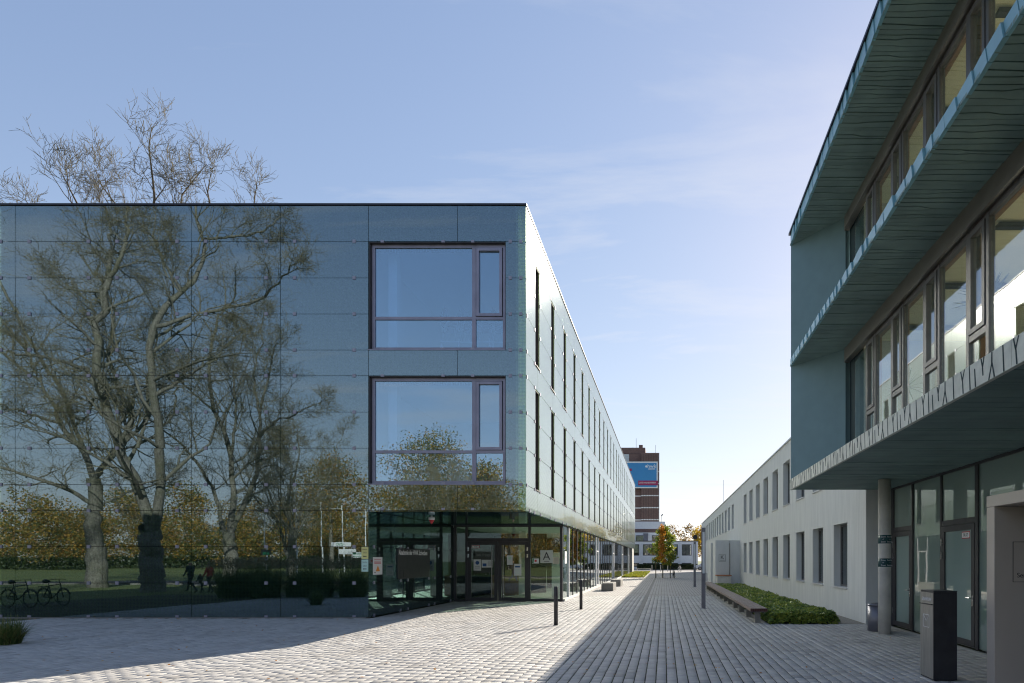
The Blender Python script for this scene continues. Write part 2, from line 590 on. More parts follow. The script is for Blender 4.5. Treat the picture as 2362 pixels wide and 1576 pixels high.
class MB:
    """collects boxes, tubes and polygons; build() makes ONE mesh object of them"""

    def __init__(self):
        self.v, self.f = [], []

    def box(self, x0, x1, y0, y1, z0, z1):
        b = len(self.v)
        self.v += [(x0, y0, z0), (x1, y0, z0), (x1, y1, z0), (x0, y1, z0), (x0, y0, z1), (x1, y0, z1), (x1, y1, z1), (x0, y1, z1)]
        self.f += [tuple(b + i for i in q) for q in ((0, 3, 2, 1), (4, 5, 6, 7), (0, 1, 5, 4), (1, 2, 6, 5), (2, 3, 7, 6), (3, 0, 4, 7))]
        return self

    def prism(self, poly, h, axis=2, base=0.0):
        """poly: 2D outline; extruded along axis from base by h"""
        b = len(self.v)
        n = len(poly)

        def p3(u, w, t):
            return {2: (u, w, t), 1: (u, t, w), 0: (t, u, w)}[axis]
        self.v += [p3(u, w, base) for u, w in poly] + [p3(u, w, base + h) for u, w in poly]
        self.f.append(tuple(b + i for i in range(n))[::-1])
        self.f.append(tuple(b + n + i for i in range(n)))
        for i in range(n):
            j = (i + 1) % n
            self.f.append((b + i, b + j, b + n + j, b + n + i))
        return self

    def tube(self, pts, rad, sides=8, cap=True):
        pts = [Vector(p) for p in pts]
        if isinstance(rad, (int, float)):
            rad = [rad] * len(pts)
        b = len(self.v)
        for i, p in enumerate(pts):
            t = (pts[min(i + 1, len(pts) - 1)] - pts[max(i - 1, 0)]).normalized()
            ref = Vector((0, 0, 1)) if abs(t.z) < 0.9 else Vector((1, 0, 0))
            u = t.cross(ref).normalized()
            w = u.cross(t)
            for k in range(sides):
                a = 2 * math.pi * k / sides
                self.v.append(tuple(p + (u * math.cos(a) + w * math.sin(a)) * rad[i]))
        for i in range(len(pts) - 1):
            for k in range(sides):
                k2 = (k + 1) % sides
                self.f.append((b + i * sides + k, b + i * sides + k2, b + (i + 1) * sides + k2, b + (i + 1) * sides + k))
        if cap:
            self.f.append(tuple(b + k for k in range(sides))[::-1])
            e = b + (len(pts) - 1) * sides
            self.f.append(tuple(e + k for k in range(sides)))
        return self

    def mesh(self, mat, smooth=False, fix=True):
        me = bpy.data.meshes.new('mesh')
        me.from_pydata(self.v, [], self.f)
        if fix:
            bm = bmesh.new()
            bm.from_mesh(me)
            bmesh.ops.recalc_face_normals(bm, faces=bm.faces)
            bm.to_mesh(me)
            bm.free()
        if smooth:
            me.polygons.foreach_set('use_smooth', [True] * len(me.polygons))
        me.materials.append(mat)
        return me

    def build(self, name, mat, parent=None, smooth=False, loc=(0, 0, 0)):
        return link(name, self.mesh(mat, smooth), None, parent, loc)


def np_mesh(V, F, mat, smooth=False):
    """V (n,3), F (m,k) arrays"""
    me = bpy.data.meshes.new('mesh')
    V = np.asarray(V, dtype=np.float32)
    F = np.asarray(F, dtype=np.int32)
    m, k = F.shape
    me.vertices.add(len(V))
    me.vertices.foreach_set('co', V.ravel())
    me.loops.add(m * k)
    me.loops.foreach_set('vertex_index', F.ravel())
    me.polygons.add(m)
    me.polygons.foreach_set('loop_start', np.arange(0, m * k, k, dtype=np.int32))
    me.update(calc_edges=True)
    if smooth:
        me.polygons.foreach_set('use_smooth', np.ones(m, dtype=bool))
    me.materials.append(mat)
    return me


def text(name, s, size, loc, rot, mat, parent=None, align='CENTER', extrude=0.001, squeeze=1.0, bold=0.0):
    c = bpy.data.curves.new('text', 'FONT')
    c.body = s
    c.size = size
    c.align_x = align
    c.align_y = 'CENTER'
    c.extrude = extrude
    c.offset = bold
    c.materials.append(mat)
    o = bpy.data.objects.new(name, c)
    v = Vector(loc)
    if parent is not None:
        o.parent = parent
        v = v - wloc(parent)
    o.location = v
    o.rotation_euler = rot
    o.scale = (squeeze, 1, 1)
    COL.objects.link(o)
    return o


FRONT = (R(90), 0, 0)            # text read by someone looking along +Y
PLUSX = (R(90), 0, R(90))        # on a wall that faces +X
MINUSX = (R(90), 0, R(-90))      # on a wall that faces -X
BACKY = (R(90), 0, R(180))       # read by someone looking along -Y


def frame_rect(mb, a0, a1, z0, z1, w, d0, d1, plane):
    """rectangular frame of width w; plane 'y': a = x, depth = y; plane 'x': a = y, depth = x"""
    def bx(p0, p1, q0, q1):
        if plane == 'y':
            mb.box(p0, p1, d0, d1, q0, q1)
        else:
            mb.box(d0, d1, p0, p1, q0, q1)
    bx(a0, a0 + w, z0, z1)
    bx(a1 - w, a1, z0, z1)
    bx(a0 + w, a1 - w, z0, z0 + w)
    bx(a0 + w, a1 - w, z1 - w, z1)

# ================================================================== THE SETTING
FY = 18.64                       # front glass skin of the academy
NOTCH_X, NOTCH_Y = -9.34, 26.2   # entrance recess: left wall and door wall
SIDE_X = -4.37                   # side glass skin of the academy

g = MB().prism([(-500, -500), (500, -500), (500, 700), (-500, 700)], 0.02, 2, -0.06).build('ground', M['ground'])
tag(g, kind='structure')
plaza = MB().prism([(-27, 5.5), (6.6, -9), (20, -9), (20, 96), (-27, 96)], 0.03, 2, -0.042).build('plaza', M['joint'])
tag(plaza, kind='structure')
fp = MB()
fp.box(-4.6, 6.6, 30.0, 96, -0.010, -0.003)
fp.box(3.55, 20, -9, 5, -0.010, -0.003)
fp.build('far_paving_sheet', M['far_paving'], plaza)
road = MB().box(-30, 60, 96.2, 111, -0.035, -0.012).build('service_road', plain('pale_asphalt', (0.20, 0.19, 0.185), 0.9, var=0.15, scale=6, bump=0.3))
tag(road, kind='structure')
street = MB().box(-90, 20, -14, -7.5, -0.036, -0.014).build('street', plain('dark_asphalt', (0.055, 0.055, 0.056), 0.9, var=0.2, scale=4, bump=0.3))
tag(street, kind='structure')
kerb = MB().box(-90, 20, -7.5, -7.35, -0.04, 0.06).build('kerb', M['concrete_dark'])
tag(kerb, kind='structure')

# ---- paving stones -------------------------------------------------
rng = np.random.default_rng(3)
stones = []                      # x, y, w, l (centre and size)


def in_paved(x, y):
    if y > 30 or y < 6.2:
        return False
    if x < -19.5 or x > 6.42:
        return False
    if y > FY - 0.05 and x < SIDE_X - 0.1:
        return x > NOTCH_X + 0.1 and y < NOTCH_Y - 0.15
    if x > 2.35 and y > 16.95 and x < 5.8:
        return x < 2.95
    if x > 5.8 and y > 16.9:
        return False
    return True


pitch = 0.166
ncol = int((6.5 + 19.6) / pitch)
for c in range(ncol):
    x = -19.55 + (c + 0.5) * pitch
    y = 6.0 + rng.random() * 0.24
    while y < 30:
        right = x > -1.95
        if right and y > 17.9:
            ln, jx, jy = 0.205, 0.016, 0.012
        elif right:
            ln, jx, jy = 0.245, 0.018 if x < 3.45 else 0.012, 0.006
        else:
            ln, jx, jy = 0.245, 0.009, 0.008
        if rng.random() < 0.07:
            ln *= 0.66
        yc = y + ln / 2
        if in_paved(x, yc) and not (-0.99 < x < -0.72 and yc > 18.0):
            stones.append((x + rng.normal(0, 0.0012), yc, pitch - jx, ln - jy))
        y += ln
stones = np.array(stones)
fx = stones[:, 0] / np.maximum(stones[:, 1], 0.1)
vis = (fx > -1532 / 1361) & (fx < 830 / 1361) & (stones[:, 1] > 8.75)
order = np.argsort(np.where(vis, stones[:, 1], 1e6))
single = order[:300]
rest = order[300:]


def stone_arrays(S, z):
    n = len(S)
    hx, hy = S[:, 2] / 2, S[:, 3] / 2
    b = 0.004
    V = np.zeros((n, 12, 3))
    for k, (sx, sy) in enumerate(((-1, -1), (1, -1), (1, 1), (-1, 1))):
        V[:, k] = np.stack([S[:, 0] + sx * hx, S[:, 1] + sy * hy, z - 0.035], 1)
        V[:, 4 + k] = np.stack([S[:, 0] + sx * hx, S[:, 1] + sy * hy, z - 0.005], 1)
        V[:, 8 + k] = np.stack([S[:, 0] + sx * (hx - b), S[:, 1] + sy * (hy - b), z], 1)
    q = [(8, 9, 10, 11)]
    for k in range(4):
        j = (k + 1) % 4
        q += [(k, j, 4 + j, 4 + k), (4 + k, 4 + j, 8 + j, 8 + k)]
    F = (np.arange(n)[:, None, None] * 12 + np.array(q)[None]).reshape(-1, 4)
    return V.reshape(-1, 3), F


zs = rng.normal(0, 0.0016, len(stones))
V, F = stone_arrays(stones[rest], zs[rest])
tag(link('paving_stones', np_mesh(V, F, M['paver']), None, plaza), kind='stuff')
_st = {}
for i in single:
    x, y, w, l = stones[i]
    key = (round(w, 3), round(l, 3))
    if key not in _st:
        v, f = stone_arrays(np.array([[0, 0, key[0], key[1]]]), np.zeros(1))
        _st[key] = np_mesh(v, f, M['paver'])
    link('paving_stone', _st[key], None, plaza, (x, y, zs[i]))
box('drain_channel', -0.955, -0.795, 18.0, 76, -0.03, 0.001, M['concrete_dark'], plaza)
box('edging_strip', 3.338, 3.378, 6.0, 16.95, -0.03, 0.006, M['concrete'], plaza)
gv = MB().box(5.02, 5.80, 16.98, 44.8, -0.035, 0.004).build('gravel_strip', M['gravel'])
tag(gv, kind='structure')

# ================================================================== ACADEMY (left building)
A = empty('academy_building', (-12.7, FY, 0), 'long three storey building clad in dark green mirror glass panels on the left', 'building')
ZR = [0.03, 1.11, 2.26, 3.40, 4.22, 5.37, 6.51, 7.66, 8.47, 9.61, 10.75, 11.90, 13.03]
XC = [-21.14, -20.50, -17.73, -14.93, -12.12, -9.34]
GAP = 0.007
END_Y = 88.6
clips = MB()
clips_side = MB()


def fpanel(x0, x1, z0, z1):
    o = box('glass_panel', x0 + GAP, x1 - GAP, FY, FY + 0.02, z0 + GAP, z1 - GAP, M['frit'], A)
    o.rotation_euler = (random.gauss(0, 0.0012), 0, random.gauss(0, 0.0012))     # no two panes hang quite true
    return o


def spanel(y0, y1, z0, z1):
    return box('glass_panel', SIDE_X - 0.02, SIDE_X, y0 + GAP, y1 - GAP, z0 + GAP, z1 - GAP, M['frit_sunlit'], A)


def clip(x, z, h=0.1):
    clips.box(x - 0.05, x + 0.05, FY - 0.018, FY + 0.03, z - h / 2, z + h / 2)


def sclip(y, z):
    clips_side.box(SIDE_X - 0.03, SIDE_X + 0.018, y - 0.05, y + 0.05, z - 0.05, z + 0.05)


for i in range(len(XC) - 1):
    for j in range(len(ZR) - 1):
        fpanel(XC[i], XC[i + 1], ZR[j], ZR[j + 1])
for j, z in enumerate(ZR[:-1]):
    for x0, x1 in zip(XC[1:-1], XC[2:]):
        for x in (x0 + 0.45, x1 - 0.45):
            clip(x, z if j else 0.06, 0.1 if j else 0.06)
    clip(-20.96, z if j else 0.06)
for za, zb in ((3.40, 4.22), (7.66, 8.47), (11.90, 13.03)):
    fpanel(-9.34, -6.53, za, zb)
    fpanel(-6.53, SIDE_X, za, zb)
for za in (4.22, 8.47):
    k = ZR.index(za)
    for j in range(3):
        fpanel(-5.01, SIDE_X, ZR[k + j], ZR[k + j + 1])
for z in (3.45, 4.22, 7.66, 8.47, 11.90):
    for x in (-8.90, -6.98, -6.05):
        clip(x, z + (0.04 if z in (4.22, 8.47) else 0.0), 0.07)
for z in ZR[4:12]:
    clip(-4.86, z)
    clip(-4.53, z)
# side skin: tall slot windows between three rows of panels, continuous bands above and below
SLOT0, BAY, SW, NB = 20.03, 2.80, 0.64, 24
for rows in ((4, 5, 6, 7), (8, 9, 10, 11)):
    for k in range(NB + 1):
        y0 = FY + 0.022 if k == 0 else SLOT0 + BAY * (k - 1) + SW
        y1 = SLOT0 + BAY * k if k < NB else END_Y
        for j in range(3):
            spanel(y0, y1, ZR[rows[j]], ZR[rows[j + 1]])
        for j in range(4):
            for y in ((y0 + 0.12), (y1 - 0.12)):
                sclip(y, ZR[rows[j]])
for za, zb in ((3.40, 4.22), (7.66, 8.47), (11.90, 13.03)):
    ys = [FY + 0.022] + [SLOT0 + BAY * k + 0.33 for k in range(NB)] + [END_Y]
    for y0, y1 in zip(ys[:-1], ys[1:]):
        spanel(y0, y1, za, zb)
        if za < 4:
            sclip(y0 + 0.5, 3.43)
            sclip(y1 - 0.5, 3.43)
tag(clips.build('panel_clips', M['clip'], A), kind='stuff')
tag(clips_side.build('panel_clips', M['clip'], A), kind='stuff')

# far end and left end returns of the skin
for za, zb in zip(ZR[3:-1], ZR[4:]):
    box('end_panel', -9.3, SIDE_X - 0.03, END_Y + 0.002, END_Y + 0.022, za + GAP, zb - GAP, M['frit_sunlit'], A)
# backing walls and floors
box('backing_wall', -21.03, -9.52, FY + 0.26, END_Y - 0.3, 0.0, 13.0, M['core'], A)
for za, zb in ((3.45, 4.20), (7.68, 8.45), (11.92, 13.0)):
    box('floor_slab', -9.50, -4.62, FY + 0.26, END_Y - 0.3, za, zb, M['core'], A)
for za, zb in ((4.20, 7.68), (8.45, 11.92)):
    for ya, yb_ in ((FY + 0.262, 20.05), (20.65, 22.85), (23.45, END_Y - 0.3)):
        box('inner_side_wall', -4.88, -4.62, ya, yb_, za + 0.002, zb - 0.002, M['core'], A)
    box('corner_pier', -5.01, -4.89, FY + 0.262, FY + 0.6, za + 0.002, zb - 0.002, M['core'], A)
    box('room_back_wall', -9.50, -4.90, 25.0, 25.2, za + 0.002, zb - 0.002, M['int_wall'], A)
    box('room_side_wall', -9.50, -9.46, FY + 0.35, 25.0, za + 0.01, zb - 0.01, M['int_wall'], A)
    box('room_ceiling', -9.44, -4.90, FY + 0.3, 24.98, zb - 0.06, zb - 0.02, M['int_wall'], A)
    box('room_pillar', -9.0, -8.72, FY + 0.62, FY + 0.9, za + 0.02, zb - 0.07, M['int_wall'], A)
for k in range(NB + 1):
    ya = FY + 0.06 if k == 0 else SLOT0 + BAY * (k - 1) + SW + 0.02
    yb_ = SLOT0 + BAY * k - 0.02 if k < NB else END_Y - 0.35
    box('sunlit_sheet', -4.617, -4.611, ya, yb_, 3.46, 12.98, M['sunlit_back'], A)  # added pale sheet, sunlight on the backing put into its colour
# roof cap
cp = MB()
cp.box(-21.18, SIDE_X + 0.03, FY - 0.03, FY + 0.32, 13.035, 13.095)
cp.box(SIDE_X - 0.32, SIDE_X + 0.03, FY + 0.32, END_Y + 0.05, 13.035, 13.095)
cp.box(-21.18, SIDE_X - 0.32, FY + 0.33, END_Y, 13.0, 13.03)
cp.build('roof_cap', M['cap'], A)
# base sill in front of the glass
box('base_sill', -21.14, -9.40, FY - 0.03, FY + 0.25, -0.03, 0.025, M['concrete_dark'], A)

# two large windows in the front
for z0, z1 in ((4.22, 7.66), (8.47, 11.90)):
    yf0, yf1 = FY + 0.13, FY + 0.22
    mb = MB()
    frame_rect(mb, -9.30, -5.03, z0 + 0.03, z1 - 0.03, 0.10, yf0, yf1, 'y')
    zt = z0 + 1.06
    mb.box(-6.11, -5.99, yf0 - 0.004, yf1, z0 + 0.13, z1 - 0.13)
    mb.box(-9.20, -6.11, yf0, yf1, zt - 0.045, zt + 0.045)
    mb.box(-5.99, -5.13, yf0, yf1, zt - 0.045, zt + 0.045)
    frame_rect(mb, -5.97, -5.15, zt + 0.06, z1 - 0.15, 0.085, yf0 - 0.035, yf0 + 0.03, 'y')
    mb.box(-9.36, -5.01, FY - 0.02, FY + 0.13, z0 - 0.005, z0 + 0.028)
    w = mb.build('window', M['frame_lilac'], A)
    for x0, x1, za, zb in ((-9.20, -6.11, zt + 0.045, z1 - 0.13), (-5.885, -5.235, zt + 0.145, z1 - 0.235),
                           (-9.20, -6.11, z0 + 0.13, zt - 0.045), (-5.99, -5.13, z0 + 0.13, zt - 0.045)):
        box('pane', x0, x1, FY + 0.165, FY + 0.18, za, zb, M['win'], w)
    lin = MB()
    lin.box(-9.335, -9.31, FY + 0.024, FY + 0.30, z0 + 0.03, z1 - 0.005)
    lin.box(-9.31, -5.015, FY + 0.024, FY + 0.30, z1 - 0.028, z1 - 0.006)
    lin.box(-5.025, -5.013, FY + 0.024, FY + 0.255, z0 + 0.03, z1 - 0.03)
    lin.build('reveal', M['frame_dark'], w)
    # blind rolled up under the head
    bl = MB()
    for q in range(60):
        bl.box(-9.18 + q * 0.052, -9.18 + q * 0.052 + 0.03, FY + 0.19, FY + 0.215, z1 - 0.24, z1 - 0.135)
    bl.build('blind_fringe', M['frame_dark'], w)

# slot windows in the side
for za, zb in ((4.22, 7.66), (8.47, 11.90)):
    first = None
    for k in range(NB):
        y0 = SLOT0 + BAY * k
        if first is None:
            mb = MB()
            mb.box(SIDE_X - 0.23, SIDE_X - 0.024, 0.0, 0.03, 0.0, zb - za)
            mb.box(SIDE_X - 0.23, SIDE_X - 0.024, SW - 0.03, SW, 0.0, zb - za)
            mb.box(SIDE_X - 0.23, SIDE_X - 0.024, 0.03, SW - 0.03, zb - za - 0.03, zb - za)
            mb.box(SIDE_X - 0.23, SIDE_X + 0.03, 0.03, SW - 0.03, -0.02, 0.02)
            frame_rect(mb, 0.03, SW - 0.03, 0.02, zb - za - 0.03, 0.06, SIDE_X - 0.236, SIDE_X - 0.19, 'x')
            first = mb.mesh(M['slot'])
        w = link('slot_window', first, None, A, (0, y0, za))
        box('pane', SIDE_X - 0.222, SIDE_X - 0.21, y0 + 0.09, y0 + SW - 0.09, za + 0.08, zb - 0.09, M['dark_pane'], w)

# ---- entrance recess
for y0, y1 in ((FY + 0.022, 21.2), (21.2, 23.7), (23.7, NOTCH_Y - 0.05)):
    for z0, z1 in ((0.03, 1.11), (1.11, 2.26), (2.26, 3.37)):
        box('entrance_wall_panel', NOTCH_X - 0.02, NOTCH_X, y0 + GAP, y1 - GAP, z0 + GAP, z1 - GAP, M['frit'], A)
ec = MB()
for z in (0.06, 1.11, 2.26):
    for y in (FY + 0.35, 20.9, 21.5, 23.4, 24.0, 25.8):
        ec.box(NOTCH_X - 0.03, NOTCH_X + 0.018, y - 0.05, y + 0.05, z - 0.05, z + 0.05)
tag(ec.build('panel_clips', M['clip'], A), kind='stuff')
for x0, x1 in ((-9.34, -6.86), (-6.86, SIDE_X)):
    for y0, y1 in ((FY + 0.03, 21.2), (21.2, 23.7), (23.7, NOTCH_Y + 0.1)):
        box('soffit_panel', x0 + GAP, x1 - GAP, y0 + GAP, y1 - GAP, 3.375, 3.395, M['frit'], A)
EY = NOTCH_Y
GX = -4.52
er = MB()
er.box(-9.33, -9.22, EY - 0.04, EY + 0.06, 0.0, 3.37)
er.box(-8.82, -8.72, EY - 0.04, EY + 0.06, 0.0, 3.37)
er.box(-6.03, -5.93, EY - 0.04, EY + 0.06, 0.0, 3.37)
er.box(-9.22, -8.82, EY - 0.03, EY + 0.05, 0.0, 0.08)
er.box(-5.93, GX - 0.1, EY - 0.03, EY + 0.05, 0.0, 0.10)
er.box(-8.72, -6.03, EY - 0.04, EY + 0.06, 2.66, 2.80)
er.box(GX - 0.10, GX + 0.02, EY - 0.06, EY + 0.06, 0.0, 3.37)
er.box(-9.33, GX + 0.02, EY - 0.035, EY + 0.055, 3.30, 3.372)
er.build('entrance_frame', M['frame_dark'], A)
for x0, x1, z0, z1 in ((-9.22, -8.82, 0.08, 3.30), (-8.72, -6.03, 2.80, 3.30), (-5.93, GX - 0.10, 0.10, 3.30)):
    box('entrance_pane', x0, x1, EY, EY + 0.014, z0, z1, M['lobby'], A)
for s, (x0, x1) in enumerate(((-8.715, -7.385), (-7.365, -6.035))):
    mb = MB()
    frame_rect(mb, x0, x1, 0.02, 2.655, 0.15, EY - 0.03, EY + 0.04, 'y')
    d = mb.build('door', M['frame_dark'], A)
    box('door_pane', x0 + 0.15, x1 - 0.15, EY, EY + 0.014, 0.17, 2.505, M['lobby'], d)
    hx = x1 - 0.24 if s == 0 else x0 + 0.24
    MB().tube([(hx, EY - 0.10, 0.16), (hx, EY - 0.10, 2.5)], 0.018, 8).tube([(hx, EY - 0.10, 0.3), (hx, EY - 0.02, 0.3)], 0.012, 6)\
        .tube([(hx, EY - 0.10, 2.3), (hx, EY - 0.02, 2.3)], 0.012, 6).build('door_handle', M['steel'], d)
    xe = x0 + 0.03 if s == 0 else x1 - 0.03
    for z in (2.02, 2.32):
        box('hinge', xe - 0.03, xe + 0.03, EY - 0.055, EY - 0.032, z - 0.08, z + 0.08, M['chrome'], d)
    if s == 0:
        box('door_plate', x0 + 0.18, x0 + 0.52, EY - 0.006, EY - 0.002, 2.36, 2.48, M['red'], d)
        box('plate_face', x0 + 0.195, x0 + 0.505, EY - 0.009, EY - 0.0065, 2.375, 2.465, M['paper'], d)
        text('plate_text', 'BUZ', 0.07, (x0 + 0.35, EY - 0.010, 2.42), FRONT, M['ink'], d)
# lobby interior
box('lobby_floor', -9.50, GX - 0.06, EY + 0.07, 84, -0.03, 0.012, M['screed'], A)
box('lobby_ceiling', -9.50, GX - 0.06, EY + 0.10, 84, 3.30, 3.40, M['int_wall'], A)
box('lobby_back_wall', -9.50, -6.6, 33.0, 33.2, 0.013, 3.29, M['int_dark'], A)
box('lobby_back_panel', -8.6, -7.7, 32.95, 32.99, 0.4, 2.6, M['wood'], A)
box('lobby_column', -7.3, -6.95, 29.6, 29.95, 0.013, 3.29, M['concrete'], A)
box('lobby_counter', -8.9, -7.4, 30.3, 31.0, 0.013, 1.05, M['wood'], A)
box('lobby_screen_wall', -5.45, -4.75, 28.6, 28.72, 0.013, 2.2, M['int_wall'], A)
for y in (40, 48, 56, 64, 72):
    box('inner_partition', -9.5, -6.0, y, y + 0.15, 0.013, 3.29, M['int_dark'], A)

# ground floor glazing along the side
ys = [27.75 + 1.4 * k for k in range(39)]
prev = EY + 0.06
door_bays = {8: 1, 17: 1, 25: 1, 33: 1}
for k, y in enumerate(ys):
    white = (k == 0) or (k in door_bays) or (k - 1 in door_bays)
    m = MB()
    m.box(GX - 0.07, GX + (0.06 if white else 0.03), y - (0.06 if white else 0.03), y + (0.06 if white else 0.03), 0.10, 3.36)
    m.build('mullion', M['white_frame'] if white else M['frame_dark'], A)
    box('side_pane', GX - 0.006, GX + 0.006, prev, y - (0.06 if white else 0.03), 0.10, 3.36, M['lobby'], A)
    prev = y + (0.06 if white else 0.03)
    if (k - 1) in door_bays:
        mb = MB()
        frame_rect(mb, ys[k - 1] + 0.07, y - 0.07, 0.11, 2.45, 0.09, GX + 0.010, GX + 0.055, 'x')
        mb.box(GX + 0.055, GX + 0.11, ys[k - 1] + 0.2, ys[k - 1] + 0.24, 1.0, 1.25)
        mb.build('side_door', M['white_frame'], A)
box('side_sill', GX - 0.08, GX + 0.10, EY + 0.065, ys[-1] + 0.1, -0.02, 0.098, M['concrete'], A)
box('side_head', GX - 0.08, GX + 0.07, EY + 0.065, ys[-1] + 0.1, 3.362, 3.40, M['slot'], A)
box('end_pier', GX - 0.5, GX + 0.15, 81.15, 84.0, -0.02, 3.40, M['concrete'], A)
box('end_wall', -9.5, GX, 84.2, 87.8, -0.02, 3.40, M['concrete_dark'], A)
# lettering board on the recess wall
bd = box('notice_board', NOTCH_X + 0.004, NOTCH_X + 0.03, 20.62, 23.45, 1.16, 2.245, M['anthracite'])
tag(bd, 'dark grey lettering board on the green glass wall beside the entrance', 'sign')
text('board_text', 'Akademie der HWK Schwaben', 0.245, (NOTCH_X + 0.032, 20.70, 2.10), PLUSX, M['white'], bd, align='LEFT', squeeze=0.80, bold=0.006)
bdl = MB()
frame_rect(bdl, 20.78, 21.08, 1.22, 1.46, 0.012, NOTCH_X + 0.0305, NOTCH_X + 0.034, 'x')
bdl.build('hatch', M['black'], bd)
# sticker sheets on the glass

def sheet(name, x0, x1, z0, z1, y, mat, label, cat='notice', parent=None):
    o = box(name, x0, x1, y - 0.003, y - 0.0005, z0, z1, mat, parent)
    tag(o, label, cat)
    return o


def lines(o, x0, x1, zs_, y, h, mat):
    mb = MB()
    for z in zs_:
        mb.box(x0, x1, y - 0.002, y - 0.0005, z - h / 2, z + h / 2)
    return mb.build('print_lines', mat, o)


def arrow_left(o, x0, x1, z, h, y, mat):
    MB().prism([(x0, z), (x0 + h, z - h), (x0 + h, z - h * 0.4), (x1, z - h * 0.4), (x1, z + h * 0.4), (x0 + h, z + h * 0.4), (x0 + h, z + h)], 0.0015, 1, y - 0.002)\
        .build('arrow', mat, o)


s = sheet('paper_notice', -9.56, -9.345, 1.87, 2.25, FY - 0.001, M['yellow_paper'], 'yellow paper notice with an arrow taped above a mint one on the green glass')
text('notice_text', 'Elektro', 0.055, (-9.455, FY - 0.0045, 2.17), FRONT, M['ink'], s)
text('notice_text', 'ÜLU', 0.06, (-9.455, FY - 0.0045, 2.07), FRONT, M['ink'], s)
arrow_left(s, -9.51, -9.40, 1.955, 0.03, FY - 0.004, M['ink'])
s = sheet('paper_notice', -9.56, -9.345, 1.47, 1.85, FY - 0.001, M['mint_paper'], 'mint paper notice with an arrow taped below the yellow one on the green glass')
text('notice_text', 'Metallbau', 0.04, (-9.455, FY - 0.0045, 1.77), FRONT, M['ink'], s)
text('notice_text', 'ÜLU', 0.06, (-9.455, FY - 0.0045, 1.65), FRONT, M['ink'], s)
arrow_left(s, -9.51, -9.40, 1.555, 0.03, FY - 0.004, M['ink'])
s = tag(box('paper_notice', NOTCH_X + 0.001, NOTCH_X + 0.004, 18.92, 19.55, 1.36, 1.93, M['paper']),
        'white notice with an orange warning triangle on the recess wall near the corner', 'notice')
MB().prism([(19.10, 1.47), (19.38, 1.47), (19.24, 1.66)], 0.002, 0, NOTCH_X + 0.0042).build('triangle', M['orange'], s)
m = MB()
for z in (1.86, 1.80, 1.75, 1.72):
    m.box(NOTCH_X + 0.0042, NOTCH_X + 0.006, 19.0, 19.45, z - 0.008, z + 0.008)
m.build('print_lines', M['red'], s)
m = MB()
for z in (1.42, 1.44):
    m.box(NOTCH_X + 0.0042, NOTCH_X + 0.006, 19.0, 19.1, z - 0.006, z + 0.006)
m.build('print_lines', M['ink'], s)
yy = EY - 0.003
s = sheet('door_notice', -8.46, -8.13, 1.36, 1.86, yy, M['paper'], 'white notice with a round blue sign on the left entrance door')
MB().tube([(-8.295, yy - 0.003, 1.71), (-8.295, yy - 0.005, 1.71)], 0.085, 20).build('round_sign', M['blue'], s)
lines(s, -8.40, -8.19, (1.56, 1.52, 1.44), yy - 0.004, 0.012, M['ink'])
s = sheet('door_notice', -8.10, -7.62, 1.50, 1.84, yy, M['paper'], 'wide white notice with a blue block on the left entrance door')
box('print_block', -8.06, -7.89, yy - 0.006, yy - 0.0035, 1.55, 1.68, M['blue'], s)
lines(s, -7.83, -7.66, (1.78, 1.73, 1.68, 1.63, 1.58), yy - 0.004, 0.010, M['ink'])
s = sheet('door_notice', -6.98, -6.73, 1.62, 2.04, yy, M['paper'], 'narrow white notice with a pale ring on the right entrance door')
MB().tube([(-6.855, yy - 0.003, 1.92), (-6.855, yy - 0.005, 1.92)], 0.07, 20).build('round_sign', M['mint_paper'], s)
s = sheet('door_notice', -6.66, -6.34, 1.14, 1.66, yy, M['paper'], 'lower white notice with a blue bar on the right entrance door')
box('print_block', -6.62, -6.40, yy - 0.006, yy - 0.0035, 1.50, 1.57, M['blue'], s)
lines(s, -6.62, -6.40, (1.42, 1.38, 1.34, 1.26, 1.22), yy - 0.004, 0.010, M['mint_paper'])
s = sheet('letter_sign', -5.50, -4.94, 1.70, 2.27, yy, plain('frosted_film', (0.50, 0.54, 0.50), 0.7, var=0.02), 'square frosted sign with the letter A beside the entrance doors', 'sign')
text('sign_letter', 'A', 0.50, (-5.22, yy - 0.004, 1.99), FRONT, M['ink'], s)
lines(s, -5.34, -5.10, (1.77,), yy - 0.004, 0.02, M['ink'])
s = sheet('opening_hours_notice', -4.94, -4.66, 1.66, 1.96, yy, plain('cream_film', (0.52, 0.50, 0.40), 0.7, var=0.02), 'small cream notice with printed lines right of the letter A')
lines(s, -4.88, -4.72, (1.90, 1.85, 1.80, 1.75, 1.70), yy - 0.004, 0.009, M['ink'])
s = sheet('sticker', -5.86, -5.56, 1.68, 1.90, yy, M['white'], 'white and green sticker with a red square left of the letter A', 'sticker')
MB().prism([(-5.86, 1.70), (-5.80, 1.69), (-5.78, 1.89), (-5.84, 1.89)], 0.001, 1, yy - 0.0045).build('sticker_stripe', M['green_print'], s)
box('sticker_mark', -5.75, -5.66, yy - 0.006, yy - 0.0035, 1.75, 1.84, M['red'], s)
s = tag(box('intercom_plate', GX + 0.001, GX + 0.02, 26.75, 27.25, 1.67, 2.23, M['white']), 'white plate with a small dark square on the first side pane', 'sign')
box('plate_mark', GX + 0.0205, GX + 0.024, 26.95, 27.05, 1.92, 2.02, M['ink'], s)
# red and white weight hanging under the soffit
lamp = empty('hanging_cone', (-8.12, 20.6, 3.1), 'white and red cone hanging under the front soffit', 'lamp')
pr = [(0.0, 3.375), (0.03, 3.37), (0.03, 3.34), (0.10, 3.33), (0.105, 3.27), (0.09, 3.235)]


